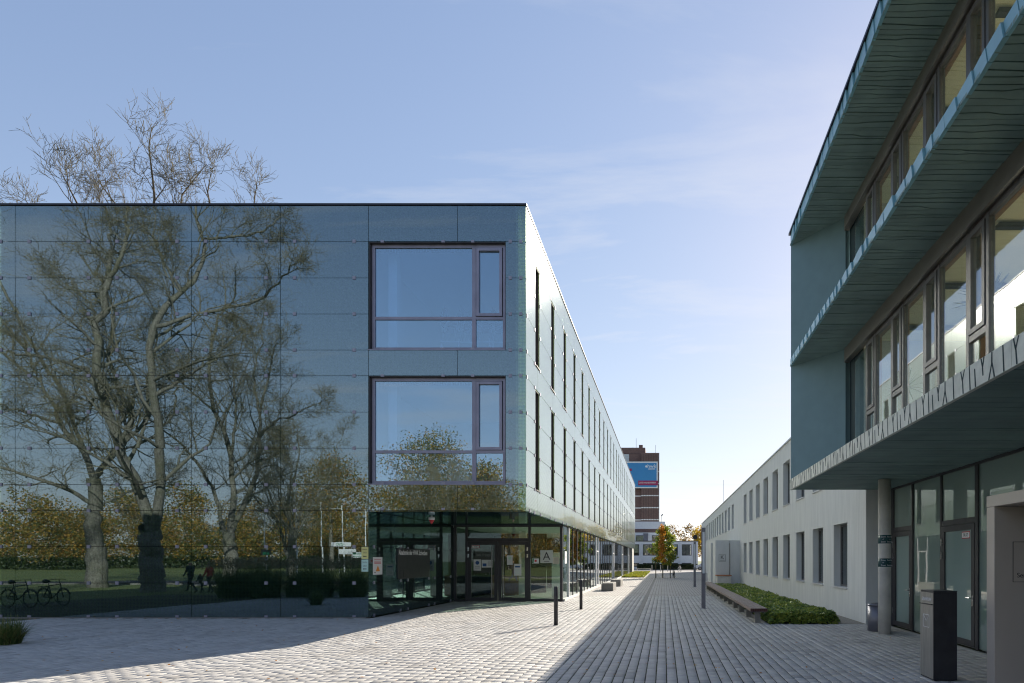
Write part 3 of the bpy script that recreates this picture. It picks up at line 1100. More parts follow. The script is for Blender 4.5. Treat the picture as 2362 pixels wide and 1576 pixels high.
def lathe(profile, cx, cy, seg=20):
    mb = MB()
    n = len(profile)
    for r, z in profile:
        for k in range(seg):
            a = 2 * math.pi * k / seg
            mb.v.append((cx + r * math.cos(a), cy + r * math.sin(a), z))
    for i in range(n - 1):
        for k in range(seg):
            k2 = (k + 1) % seg
            mb.f.append((i * seg + k, i * seg + k2, (i + 1) * seg + k2, (i + 1) * seg + k))
    mb.f.append(tuple((n - 1) * seg + k for k in range(seg)))
    mb.f.append(tuple(k for k in range(seg))[::-1])
    return mb


lathe(pr, -8.12, 20.6).build('housing', M['white'], lamp, True)
lathe([(0.09, 3.234), (0.075, 3.20), (0.045, 3.14), (0.008, 3.09)], -8.12, 20.6).build('red_tip', M['red'], lamp, True)

# stacked chairs behind the upper front window


def chair_parts():
    leg = MB()
    for sx in (-1, 1):
        leg.tube([(sx * 0.23, -0.22, 0), (sx * 0.21, -0.18, 0.44), (sx * 0.21, 0.16, 0.44), (sx * 0.23, 0.24, 0)], 0.011, 6)
    lm = leg.mesh(plain('chair_steel', (0.55, 0.56, 0.6), 0.3, 0.6), True)
    sh = MB()
    prof = [(-0.22, 0.445), (0.0, 0.435), (0.17, 0.45), (0.23, 0.52), (0.27, 0.68), (0.29, 0.86)]
    n = len(prof)
    for t in (0.0, 0.014):
        for y, z in prof:
            for x in (-0.22, 0.0, 0.22):
                sh.v.append((x, y + (0.012 if x == 0 else 0), z + t))
    for b in (0, n * 3):
        for i in range(n - 1):
            for k in range(2):
                sh.f.append((b + i * 3 + k, b + i * 3 + k + 1, b + i * 3 + k + 4, b + i * 3 + k + 3))
    for i in range(n - 1):
        sh.f.append((i * 3, i * 3 + 3, n * 3 + i * 3 + 3, n * 3 + i * 3))
        sh.f.append((i * 3 + 2, i * 3 + 5, n * 3 + i * 3 + 5, n * 3 + i * 3 + 2))
    return lm, sh.mesh(M['chair'], True)


CLEG, CSHELL = chair_parts()
SP = ['first', 'second', 'third', 'fourth']
for st, (cx, cy, rot) in enumerate(((-7.0, 19.35, 95), (-6.45, 19.4, 80), (-5.9, 19.35, 100), (-5.45, 19.4, 85))):
    for lv in range(4):
        pos = ['lowest', 'second lowest', 'second highest', 'topmost'][lv]
        e = empty('stacking_chair', (cx + 0.05 * lv, cy, 8.50 + 0.42 + lv * 0.10), f'{pos} chair in the {SP[st]} stack from the left behind the upper front window', 'chair', 'chairs stacked behind the upper window')
        e.rotation_euler = (0, 0, R(rot))
        for nm, me in (('legs', CLEG), ('shell', CSHELL)):
            c = bpy.data.objects.new(nm, me)
            c.parent = e
            COL.objects.link(c)
    tb = empty('table', (cx + 0.1, cy, 8.46), f'low table under the {SP[st]} chair stack behind the upper front window', 'table', 'tables behind the upper window')
    box('table_top', cx - 0.25, cx + 0.42, cy - 0.3, cy + 0.3, 8.87, 8.90, M['int_wall'], tb)
    for dx in (-0.2, 0.36):
        for dy in (-0.25, 0.25):
            box('leg', cx + dx - 0.015, cx + dx + 0.015, cy + dy - 0.015, cy + dy + 0.015, 8.455, 8.87, M['steel'], tb)

# ================================================================== TEAL BUILDING (right)
S = empty('teal_building', (8.0, 6.0, 0), 'three storey teal building with overhanging slabs and ribbon windows on the right', 'building')
SX, SEND, SBACK, SFAR = 3.60, 16.92, -7.0, 8.9     # slab edge, far end, near end, unseen rear set close to let sun in
WX = 4.80                                           # ribbon window plane
GLX = 6.45                                          # ground floor glazing plane
LEV = [(3.85, 4.12), (7.38, 7.55), (10.84, 11.15)]
for z0, z1 in LEV:
    box('slab', SX + 0.06, SFAR, SBACK, SEND, z0 + 0.045, z1, M['soffit'], S)
box('roof_cap', SX - 0.03, SFAR + 0.05, SBACK, SEND + 0.03, 11.152, 11.21, M['cap'], S)


def soffit(z, xin, per=1.08):
    """cast relief under a slab: irregular ribs across the overhang, joints recessed between them"""
    rs = random.Random(5)
    cuts = [0.0, 0.10, 0.21, 0.30, 0.41, 0.50, 0.61, 0.70, 0.80, 0.90]
    pat = []
    for c in cuts:
        pat.append([c + rs.uniform(-0.012, 0.012) for _ in range(4)])
    xk = [SX + 0.005, SX + (xin - SX) * 0.36, SX + (xin - SX) * 0.52, xin]
    k = 0
    y0 = SEND - per
    edges = []
    while y0 > SBACK + per:
        for p in pat:
            j = rs.uniform(-0.012, 0.012)
            edges.append([y0 + (1 - q) * per + j for q in p])
        y0 -= per
    edges.insert(0, [SEND - 0.005] * 4)
    jog = [(0.0, 0.0, 0.03, 0.03), (0.006, 0.0, 0.0, -0.01), (0.0, 0.0, 0.0, 0.0), (-0.006, 0.0, -0.025, -0.025), (0.0, 0.0, 0.0, 0.01), (0, 0.008, 0.0, 0.0)]
    for i in range(1, len(edges)):
        edges[i] = [e + q for e, q in zip(edges[i], jog[i % 6])]
    g_ = 0.005
    for a, b in zip(edges[:-1], edges[1:]):
        if min(p - q for p, q in zip(a, b)) < 0.03:
            b[:] = [min(q, p - 0.04) for p, q in zip(a, b)]
        tilt = rs.uniform(-0.010, 0.010)
        lap = rs.choice((0.002, 0.005, 0.008, 0.011))
        mb = MB()
        n = 4
        for zt in (z + 0.044, z):
            for q in range(n):
                lo = zt == z
                mb.v.append((xk[q], a[q] - g_ - (0.006 if lo else 0), zt - (0.0 if not lo else tilt * 0.5 - lap * 0.2)))
                mb.v.append((xk[q], b[q] + g_ + (0.006 if lo else 0), zt + (0.0 if not lo else lap - tilt * 0.5)))
        for base in (0, 2 * n):
            for q in range(n - 1):
                mb.f.append((base + 2 * q, base + 2 * q + 1, base + 2 * q + 3, base + 2 * q + 2))
        for q in range(n - 1):
            for s_ in (0, 1):
                mb.f.append((2 * q + s_, 2 * q + 2 + s_, 2 * n + 2 * q + 2 + s_, 2 * n + 2 * q + s_))
        for q in (0, n - 1):
            mb.f.append((2 * q, 2 * q + 1, 2 * n + 2 * q + 1, 2 * n + 2 * q))
        mb.build('soffit_rib', M['soffit'], S)


soffit(LEV[0][0], 6.50)
soffit(LEV[1][0], WX - 0.06)
soffit(LEV[2][0], WX - 0.06)


def fascia(z0, z1, mat, step, slant):
    rs = random.Random(int(z0 * 10))
    y = SEND
    while y > SBACK:
        l = step * rs.uniform(0.7, 1.35)
        y2 = max(SBACK, y - l)
        d0, d1 = rs.uniform(0, 0.03), rs.uniform(0, 0.03)
        mb = MB()
        s0 = slant * rs.uniform(0.6, 1.2)
        # the panel leans a little in plan, so that neighbours overlap like shingles
        P = [(SX + d0, y - 0.004), (SX - 0.02 + d1, y2 + 0.004)]
        b = len(mb.v)
        for zt, sh in ((z0, 0.0), (z1, s0)):
            for (xx, yv), lim in zip(P, (y, y2)):
                mb.v.append((xx, min(SEND, yv + sh), zt))
            for (xx, yv) in P:
                mb.v.append((SX + 0.055, min(SEND, yv + sh), zt))
        mb.f += [(0, 1, 5, 4), (2, 3, 7, 6), (0, 2, 6, 4), (1, 3, 7, 5), (0, 1, 3, 2), (4, 5, 7, 6)]
        mb.build('edge_panel', mat, S)
        y = y2


fascia(LEV[1][0], LEV[1][1] + 0.03, M['teal_edge'], 0.33, 0.05)
fascia(LEV[2][0], LEV[2][1] - 0.002, M['teal_edge'], 0.36, 0.07)
z0, z1 = LEV[0][0] - 0.01, LEV[0][1] + 0.015
# the pale lower edge: cast concrete panels, the shade of branch-shaped grooves laid on as dark strips
per = 1.08
y = SEND
gi = 0
while y > SBACK + per:
    mb = MB()
    mb.box(SX, SX + 0.058, y - per + 0.004, y - 0.004, z0, z1)
    pnl = mb.build('edge_panel', M['pale_edge'], S)
    gr = MB()
    h = z1 - z0

    def stroke(a, b, w=0.0105):
        (u0, v0), (u1, v1) = a, b
        pa = [(y - u0 - w, z0 + v0 * h), (y - u0 + w, z0 + v0 * h), (y - u1 + w * 0.8, z0 + v1 * h), (y - u1 - w * 0.8, z0 + v1 * h)]
        gr.prism(pa, 0.01, 0, SX - 0.004)
    for a, b in (((0.10, 0.02), (0.08, 0.62)), ((0.08, 0.55), (0.04, 0.98)), ((0.08, 0.58), (0.13, 0.98)),
                 ((0.26, 0.02), (0.24, 0.99)), ((0.38, 0.02), (0.36, 0.75)), ((0.50, 0.98), (0.53, 0.62)), ((0.56, 0.99), (0.53, 0.60)), ((0.53, 0.60), (0.54, 0.30)),
                 ((0.66, 0.01), (0.72, 0.60)), ((0.77, 0.01), (0.72, 0.62)), ((0.72, 0.58), (0.72, 0.99)), ((0.95, 0.01), (0.93, 0.99))):
        stroke(a, b)
    gr.build('groove_shade', M['groove_shade'], pnl)
    y -= per

# end walls between the slabs (turned 45 degrees), window heads, ribbon windows, rooms
for lv, (za, zb) in enumerate(((LEV[0][1], LEV[1][0]), (LEV[1][1], LEV[2][0]))):
    MB().prism([(SX + 0.03, SEND - 0.02), (WX - 0.03, 15.52), (WX + 0.12, 15.62), (SX + 0.22, SEND - 0.01)], zb - za + 0.06, 2, za - 0.005).build('end_wall', M['teal'], S)
    box('end_return', WX + 0.10, WX + 0.2, 14.78, 15.56, za, zb + 0.03, M['groove_shade'], S)
    box('end_partition', WX + 0.21, SFAR, 14.86, 15.0, za, zb + 0.03, M['int_wall'], S)
    box('window_head', WX - 0.07, WX + 0.06, SBACK, 15.5, zb - 0.36, zb + 0.04, M['brown_metal'], S)
    box('blind_rail', WX - 0.13, WX - 0.075, SBACK, 15.3, zb - 0.40, zb - 0.31, M['brown_metal'], S)
    zh = zb - 0.40
    yc = 13.36 + 1.548
    k = 0
    fm = cm = None
    while yc - 1.548 > SBACK + 1.6:
        # one bay: fixed pane, then a narrow casement with a rail
        y_far = yc - 1.548 + 0.55 + 0.93 + 0.04 if k == 0 else yc
        ycas = yc - 1.548
        mb = MB()
        mb.box(WX - 0.03, WX + 0.07, ycas + 0.53, ycas + 0.61, za, zh)
        mb.box(WX - 0.03, WX + 0.07, ycas - 0.04, ycas + 0.04, za, zh)
        mb.box(WX - 0.025, WX + 0.06, ycas + 0.04, ycas + 0.53, za + 1.12, za + 1.22)
        mb.box(WX - 0.02, WX + 0.06, ycas - 0.94, ycas - 0.04, zh - 0.07, zh)
        mb.box(WX - 0.02, WX + 0.06, ycas + 0.04, ycas + 0.53, zh - 0.05, zh)
        wv = mb.build('window', M['frame_brown'], S)
        mb = MB()
        frame_rect(mb, ycas + 0.05, ycas + 0.52, za + 1.23, zh - 0.06, 0.075, WX - 0.045, WX + 0.05, 'x')
        mb.build('casement', M['frame_brown'], wv)
        box('pane', WX + 0.01, WX + 0.02, ycas + 0.61, ycas + 1.50, za, zh - 0.07, M['clear'], wv)
        box('pane', WX + 0.0, WX + 0.01, ycas + 0.125, ycas + 0.445, za + 1.305, zh - 0.135, M['clear'], wv)
        box('pane', WX + 0.01, WX + 0.02, ycas + 0.04, ycas + 0.53, za, za + 1.12, M['clear'], wv)
        ip = MB()
        ip.box(WX + 0.12, WX + 0.30, ycas + 0.46, ycas + 0.60, za, zb - 0.06)
        ip.box(WX + 0.12, WX + 0.20, ycas - 0.98, ycas + 0.46, zh - 0.02, zh + 0.12)
        ip.build('inner_post', M['wood'], wv)
        yc -= 1.548
        k += 1
    box('room_ceiling', WX + 0.08, SFAR, SBACK, 14.8, zb - 0.05, zb + 0.03, M['int_cream'], S)
    box('room_floor', WX + 0.08, SFAR, SBACK, 14.8, za + 0.001, za + 0.03, M['int_floor'], S)
    box('rear_sill_wall', SFAR - 0.3, SFAR, SBACK, 14.8, za + 0.03, za + 0.2, M['int_wall'], S)  # kept low, unseen rear above left open so sun brightens the ceilings
    for q in range(7):
        box('ceiling_lamp', 5.4, 7.2, 1.1 + 2.1 * q, 1.22 + 2.1 * q, zb - 0.16, zb - 0.09, M['frame_dark'], S)
    for yp in (2.0, 7.8):
        box('room_partition', 7.6, SFAR - 0.3, yp, yp + 0.12, za + 0.03, zb - 0.05, M['int_wall'], S)

# ground floor glazing and doors
gl = MB()
for y0_, y1_ in ((16.50, 16.66), (15.24, 15.31), (13.64, 13.72), (12.06, 12.18), (10.4, 10.5), (8.7, 8.8), (7.0, 7.1), (5.3, 5.4), (3.6, 3.7), (1.9, 2.0), (0.2, 0.3)):
    gl.box(GLX - 0.04, GLX + 0.06, y0_, y1_, 0.0, 3.85)
gl.box(GLX - 0.05, GLX + 0.05, SBACK, 16.5, 3.80, 3.86)
gl.box(GLX - 0.035, GLX + 0.055, 15.31, 16.50, 2.62, 2.74)
gl.box(GLX - 0.035, GLX + 0.055, 12.18, 13.64, 2.62, 2.74)
gl.build('glazing_frame', M['frame_dark'], S)
for y0_, y1_, za, zb in ((15.31, 16.50, 2.74, 3.80), (13.72, 15.24, 0.02, 3.80), (12.18, 13.64, 2.74, 3.80), (10.5, 12.06, 0.02, 3.80), (8.8, 10.4, 0.02, 3.8),
                         (7.1, 8.7, 0.02, 3.8), (5.4, 7.0, 0.02, 3.8), (3.7, 5.3, 0.02, 3.8), (2.0, 3.6, 0.02, 3.8), (0.3, 1.9, 0.02, 3.8)):
    box('glazing_pane', GLX - 0.006, GLX + 0.006, y0_, y1_, za, zb, M['shop'] if 'shop' in M else M['clear'], S)
for y0_, y1_ in ((15.32, 16.49), (12.19, 13.63)):
    mb = MB()
    frame_rect(mb, y0_, y1_, 0.03, 2.61, 0.13, GLX - 0.045, GLX + 0.03, 'x')
    d = mb.build('door', M['frame_dark'], S)
    box('frosted_pane', GLX - 0.012, GLX + 0.0, y0_ + 0.13, y1_ - 0.13, 0.16, 2.48, M['frost'] if 'frost' in M else M['clear'], d)
    yh = y0_ + 0.065
    MB().tube([(GLX - 0.05, yh, 1.05), (GLX - 0.11, yh, 1.05), (GLX - 0.11, yh + 0.14, 1.05)], 0.012, 6).box(GLX - 0.055, GLX - 0.045, yh - 0.02, yh + 0.02, 0.88, 1.1).build('door_handle', M['chrome'], d)
    for z in (0.45, 1.95, 2.25):
        box('hinge', GLX - 0.07, GLX - 0.046, y1_ - 0.05, y1_ - 0.01, z - 0.08, z + 0.08, M['chrome'], d)
    if y0_ < 13:
        box('door_plate', GLX - 0.016, GLX - 0.013, 12.42, 12.75, 2.30, 2.45, M['red'], d)
        box('plate_face', GLX - 0.019, GLX - 0.0165, 12.435, 12.735, 2.318, 2.432, M['paper'], d)
        text('plate_text', 'BUZ', 0.10, (GLX - 0.0205, 12.585, 2.375), MINUSX, M['ink'], d)
box('ground_floor_wall', 8.2, 8.4, SBACK, 16.4, 0.0, 3.84, M['int_wall'], S)
box('ground_floor_ceiling', GLX + 0.07, SFAR, SBACK, 16.5, 3.80, 3.885, M['int_wall'], S)
box('ground_floor_slab', GLX + 0.07, SFAR, SBACK, 16.5, -0.03, 0.012, M['screed'], S)
box('far_wall', GLX + 0.065, SFAR, 16.55, 16.75, 0.0, 3.84, M['int_wall'], S)
box('rear_wall', SFAR - 0.2, SFAR, SBACK, 16.4, 0.02, 3.79, M['int_wall'], S)
# plants in the ribbon windows


def yucca(cx, cy, z, n, ln, label, seed):
    rs = random.Random(seed)
    e = empty('potted_plant', (cx, cy, z), label, 'plant')
    lathe([(0.11, z), (0.15, z + 0.26), (0.13, z + 0.26), (0.12, z + 0.23)], cx, cy, 14).build('pot', M['concrete'], e)
    MB().tube([(cx, cy, z + 0.2), (cx + 0.02, cy, z + 0.9), (cx, cy + 0.02, z + 1.35)], [0.035, 0.03, 0.025], 7).build('stem', M['bark'], e)
    lf = MB()
    for i in range(n):
        a = rs.uniform(0, 2 * math.pi)
        el = rs.uniform(-0.3, 1.35)
        d = Vector((math.cos(a) * math.cos(el), math.sin(a) * math.cos(el), math.sin(el)))
        sd = Vector((-math.sin(a), math.cos(a), 0))
        p = Vector((cx, cy, z + 1.35))
        b = len(lf.v)
        for q in range(5):
            t = q / 4
            c = p + d * ln * t + Vector((0, 0, -0.18 * t * t * ln))
            w = 0.022 * (1 - t) ** 0.6 + 0.002
            lf.v += [tuple(c - sd * w), tuple(c + sd * w)]
        for q in range(4):
            lf.f.append((b + 2 * q, b + 2 * q + 1, b + 2 * q + 3, b + 2 * q + 2))
    lf.build('leaves', M['leaf_hedge'], e)


yucca(5.25, 9.55, 4.66, 46, 0.55, 'spiky houseplant behind the lower ribbon window', 2)
yucca(5.35, 13.0, 4.30, 34, 0.5, 'houseplant behind the far end of the lower ribbon window', 5)
for nm, yy0 in (('window_shelf', 9.55), ('window_shelf', 13.0)):
    tag(box(nm, 5.05, 5.50, yy0 - 0.3, yy0 + 0.3, 4.16, 4.65 if yy0 < 10 else 4.29, M['int_wall']),
        'white cabinet carrying a plant behind the ribbon window, ' + ('near one' if yy0 < 10 else 'far one'), 'cabinet')

# round concrete column
cl = empty('concrete_column', (5.50, 14.72, 0), 'round concrete column with two dark sign bands under the overhang', 'column')
lathe([(0.155, -0.02), (0.155, 3.846)], 5.50, 14.72, 40).build('shaft', M['concrete'], cl, True)
for z in (2.355, 1.775):
    bnd = lathe([(0.1555, z - 0.105), (0.158, z - 0.104), (0.158, z + 0.104), (0.1555, z + 0.105)], 5.50, 14.72, 40).build('sign_band', M['dark_teal_print'], cl, True)
    for an, rows in ((-62, ('Raucher', 'Smoking')), (-122, ('Zone', 'Zone'))):
        a = R(an)
        for w_, dz in zip(rows, (0.06, -0.065)):
            o = text('band_text', w_, 0.052, (5.50 + 0.160 * math.cos(a), 14.72 + 0.160 * math.sin(a), z + dz), (R(90), 0, a + R(90)), M['white'], bnd)
        o = text('band_text', '✓' if an < -100 else '—', 0.06, (5.50 + 0.160 * math.cos(a), 14.72 + 0.160 * math.sin(a), z), (R(90), 0, a + R(90)), M['white'], bnd)
# litter bin behind the column
bn = empty('litter_bin', (5.56, 15.32, 0), 'dark round litter bin behind the concrete column', 'bin')
lathe([(0.25, 0.0), (0.27, 0.01), (0.27, 0.66)], 5.56, 15.32, 28).build('body', M['lamp_metal'], bn, True)
lathe([(0.28, 0.66), (0.28, 0.70), (0.16, 0.72), (0.15, 0.66)], 5.56, 15.32, 28).build('rim', M['lamp_metal'], bn, True)

# letter box pillar
lb = empty('letter_box', (4.275, 9.2, 0), 'tall dark metal letter box pillar on the paving', 'letter box')
x0, x1, y0, y1, H = 4.095, 4.455, 8.97, 9.42, 1.372
box('body', x0, x1, y0, y1, 0.012, H - 0.02, M['anthracite'], lb, 0.004)
box('lid', x0 - 0.002, x1 + 0.002, y0 - 0.002, y1 + 0.002, H - 0.019, H, M['anthracite'], lb, 0.004)
box('front_plate', x0 - 0.006, x0 - 0.001, y0 + 0.004, y1 - 0.004, 0.03, H - 0.03, M['steel_dark'] if 'steel_dark' in M else M['anthracite'], lb)
box('slot_flap', x0 - 0.028, x0 - 0.007, y0 + 0.01, y1 - 0.01, 1.155, 1.175, M['anthracite'], lb, 0.003)
text('slot_text', 'EINWURF', 0.075, (x0 - 0.0075, (y0 + y1) / 2, 1.235), MINUSX, M['white'], lb, squeeze=1.0)
ev = MB()
frame_rect(ev, 9.10, 9.31, 0.80, 1.00, 0.008, x0 - 0.009, x0 - 0.0065, 'x')
ev.tube([(x0 - 0.008, 9.305, 0.995), (x0 - 0.008, 9.205, 0.90), (x0 - 0.008, 9.105, 0.995)], 0.004, 4)
ev.build('envelope_sign', M['white'], lb)
sc_ = MB()
for z in (1.2, 1.1, 1.05, 0.7, 0.6):
    sc_.tube([(x1, y0 + 0.03, z), (x1 + 0.008, y0 + 0.03, z)], 0.006, 6)
sc_.build('screws', M['steel'], lb)

# beige portal frame with service sign
P = empty('entrance_portal', (5.6, 7.4, 0), 'beige metal portal frame at the right edge', 'portal')
PX = 4.70
box('far_jamb', PX, GLX - 0.06, 8.40, 8.60, -0.02, 2.605, M['beige'], P, 0.004)
box('near_jamb', PX, GLX - 0.06, 5.6, 5.8, -0.02, 2.605, M['beige'], P, 0.004)
box('lintel', PX - 0.002, GLX - 0.06, 5.6, 8.602, 2.607, 2.77, M['beige'], P, 0.004)
sg = MB()
frame_rect(sg, 4.962, 5.56, 1.53, 2.105, 0.006, 8.394, 8.399, 'y')
sgo = sg.build('sign_outline', M['ink'], P)
text('sign_text', 'Service', 0.095, (5.02, 8.397, 1.625), FRONT, M['ink'], P, align='LEFT')

# ================================================================== PALE GREY BUILDING (K)
K = empty('grey_office_building', (9.0, 54, 0), 'pale grey rendered building with rows of tall windows on the right', 'building')
KX, KY0, KY1, KZ = 5.80, 16.95, 91.5, 7.36
low = [18.68 + 2.86 * k for k in range(9)]
up = [18.68 + 2.86 * k for k in range(9)] + [49.2 + 2.85 * k for k in range(14)]
WW = 1.50
wall = MB()


def wall_row(starts, z0, z1):
    y = KY0
    for s_ in starts:
        wall.box(KX, KX + 0.40, y, s_, z0, z1)
        y = s_ + WW
    wall.box(KX, KX + 0.40, y, KY1, z0, z1)


wall.box(KX, KX + 0.40, KY0, KY1, -0.02, 0.944)
wall_row(low, 0.944, 3.03)
wall.box(KX, KX + 0.40, KY0, KY1, 3.03, 4.44)
wall_row(up, 4.44, 6.51)
wall.box(KX, KX + 0.40, KY0, KY1, 6.51, KZ)
wall.build('wall', M['plaster'], K)
box('rear_block', KX + 0.95, 18, KY0 + 0.01, KY1, 0.0, KZ - 0.1, M['int_dark'], K)
box('end_wall', KX + 0.41, 18, KY0 - 0.002, KY0 + 0.008, 0.0, KZ, plain('shaded_render', (0.22, 0.205, 0.19), 0.85, var=0.06), K)  # same render as the wall, its shade put into a darker colour
box('flat_roof', KX + 0.38, 18, KY0 + 0.012, KY1, KZ - 0.09, KZ - 0.02, M['cap'], K)
box('coping', KX - 0.06, KX + 0.46, KY0 - 0.03, KY1 + 0.05, KZ, KZ + 0.06, M['steel'], K)
_kw = {}
for zs_, z0, z1 in ((low, 0.944, 3.03), (up, 4.44, 6.51)):
    for y in zs_:
        if z0 not in _kw:
            mb = MB()
            frame_rect(mb, 0.0, WW, z0, z1, 0.07, KX + 0.23, KX + 0.30, 'x')
            mb.box(KX + 0.235, KX + 0.295, WW * 0.36, WW * 0.36 + 0.05, z0 + 0.07, z1 - 0.07)
            fr = mb.mesh(M['frame_brown'])
            mb = MB()
            mb.box(KX - 0.055, KX + 0.23, -0.02, WW + 0.02, z0 - 0.025, z0 + 0.012)
            _kw[z0] = (fr, mb.mesh(M['white_frame']))
        w = link('window', _kw[z0][0], None, K, (0, y, 0))
        link('sill', _kw[z0][1], None, w, (0, y, 0))
        box('pane', KX + 0.26, KX + 0.27, y + 0.07, y + WW - 0.07, z0 + 0.07, z1 - 0.07, M['dark_pane'], w)
        drop = z0 + 0.08 + (0.0 if int(y * 7) % 4 else 0.5)
        box('pane_backing', KX + 0.31, KX + 0.32, y + 0.02, y + WW - 0.02, drop, z1 - 0.02, M['pane_backing'], w)  # grey sheet added behind the pane to make it read lighter
# entrance block with the letter K
kb = MB()
kb.box(3.93, 4.98, 45.2, 45.4, -0.02, 3.33)
kb.box(5.06, KX - 0.005, 45.2, 45.4, -0.02, 3.33)
kb.box(3.93, KX - 0.005, 45.4, 53.0, 3.05, 3.33)
kb.box(3.93, 4.13, 45.4, 48.0, -0.02, 3.05)
kb.box(3.93, 4.13, 51.2, 53.0, -0.02, 3.05)
kb.build('entrance_block', M['plaster'], K)
box('entrance_slit', 4.96, 5.08, 45.28, 45.36, 0.0, 3.1, M['ink'], K)
MB().tube([(5.02, 45.1, 0.1), (5.02, 45.1, 3.1)], 0.03, 8).build('rain_pipe', M['steel'], K)
box('entrance_door', 4.14, 4.20, 48.0, 51.2, 0.0, 3.0, M['frame_brown'], K)
box('portal_surround', 3.78, 3.925, 47.8, 51.4, -0.02, 3.2, M['plaster'], K)
sg = MB()
frame_rect(sg, 4.19, 4.70, 1.70, 2.24, 0.014, 45.186, 45.197, 'y')
ks = sg.build('letter_sign', M['ink'])
tag(ks, 'square outlined sign with the letter K on the grey entrance block', 'sign')
text('sign_letter', 'K', 0.42, (4.445, 45.194, 2.02), FRONT, M['ink'], ks)
text('sign_text', 'Kundencenter', 0.06, (4.445, 45.194, 1.78), FRONT, M['ink'], ks)
box('lightning_rod', 6.0, 6.03, 60, 60.03, KZ, KZ + 2.6, M['cap'], K)

# ================================================================== BACKGROUND
T = empty('brick_tower', (-6, 152, 0), 'tall brown brick tower with a large blue banner in the distance', 'tower')
TY = 150.0
box('main_shaft', -5.85, -1.34, TY, TY + 14, 0, 29.0, M['brick'], T)
box('recessed_bay', -14.0, -5.86, TY + 1.2, TY + 14, 0, 28.9, M['brick'], T)
box('roof_house', -14.0, -4.85, TY + 1.5, TY + 9, 29.01, 30.6, M['brick'], T)
box('roof_vent', -6.55, -5.55, TY + 3, TY + 4, 30.61, 31.6, M['brick'], T)
box('roof_vent', -8.4, -7.9, TY + 3, TY + 3.6, 30.61, 30.9, M['anthracite'], T)
box('pale_cladding', -13.9, -9.0, TY + 1.17, TY + 1.199, 26.5, 28.85, plain('pale_grey_cladding', (0.5, 0.55, 0.58), 0.5), T)
for k in range(9):
    zb_ = 8.95 + 3.06 * k - 3.06
    if 7 < zb_ < 26:
        box('concrete_band', -5.87, -1.31, TY - 0.03, TY - 0.002, zb_ - 0.14, zb_ + 0.14, M['white'], T)
        box('concrete_band', -14.0, -5.9, TY + 1.17, TY + 1.198, zb_ - 0.14, zb_ + 0.14, M['white'], T)
fins = MB()
for k in range(11):
    xx = -5.7 + k * 0.42
    fins.box(xx, xx + 0.06, TY - 0.05, TY - 0.001, 6.2, 28.6)
fins.build('vertical_joints', plain('dark_joint', (0.06, 0.05, 0.05), 0.9), T)
box('sunlit_edge', -1.335, -1.20, TY + 0.02, TY + 0.5, 6, 29.0, M['white'], T)  # white strip painted for the sunlit side of the shaft
MB().tube([(-7.3, TY + 4, 30.6), (-7.3, TY + 4, 33.5)], 0.05, 5).tube([(-2.2, TY + 2, 29), (-2.2, TY + 2, 31.4)], 0.04, 5).build('antenna', M['anthracite'], T)
bn_ = empty('wall_banner', (-6, TY - 0.1, 23), 'large blue banner with white lettering hung on the brick tower', 'banner')
box('banner_border', -14.0, -1.62, TY - 0.16, TY - 0.06, 20.0, 26.75, M['white'], bn_)
box('banner_cloth', -13.7, -1.92, TY - 0.20, TY - 0.162, 20.3, 26.4, M['banner'], bn_)
box('banner_strip', -6.6, -1.6, TY - 0.26, TY - 0.202, 20.72, 21.90, M['magenta'], bn_)
text('banner_text', 'DAS HANDWERK', 0.56, (-4.25, TY - 0.265, 21.35), FRONT, M['white'], bn_, squeeze=1.0)
box('banner_label', -11.2, -8.25, TY - 0.26, TY - 0.202, 24.35, 24.95, M['magenta'], bn_)
text('banner_text', 'DIE', 0.55, (-9.2, TY - 0.265, 24.65), FRONT, M['white'], bn_)
text('banner_logo', 'hwk', 1.35, (-3.15, TY - 0.205, 25.55), FRONT, M['white'], bn_)
MB().tube([(-4.55, TY - 0.202, 25.5), (-4.55, TY - 0.215, 25.5)], 0.27, 16).build('logo_dot', M['white'], bn_)
mb = MB()
for z in (24.98, 24.78):
    mb.box(-4.05, -2.3, TY - 0.21, TY - 0.203, z - 0.04, z + 0.04)
mb.build('logo_lines', M['white'], bn_)

L = empty('low_concrete_building', (-2, 113, 0), 'low white concrete building with dark windows at the end of the passage', 'building')
LY = 112.0
body = MB()
body.box(-16, 6.40, LY, LY + 10, 4.75, 5.30)
body.box(-16, 6.40, LY + 0.002, LY + 10, 1.20, 2.62)
body.box(-16, 6.40, LY + 0.001, LY + 10, -0.05, 0.50)
for xp0, xp1 in ((-8.9, -8.1), (-4.75, -4.05), (-0.9, -0.2), (2.6, 3.35), (5.2, 5.55)):
    body.box(xp0, xp1, LY + 0.001, LY + 10, 0.50, 1.20)
    body.box(xp0, xp1, LY + 0.001, LY + 10, 2.62, 4.75)
body.box(5.55, 6.40, LY + 0.001, LY + 10, 0.5, 4.75)
body.build('wall', M['white'], L)
for xp in (-8.5, -4.55, -4.25, -0.65, 2.8, 3.15, 5.7, 6.2):
    box('fin', xp - 0.10, xp + 0.10, LY - 0.25, LY - 0.003, 0.0, 5.0, M['white'], L)
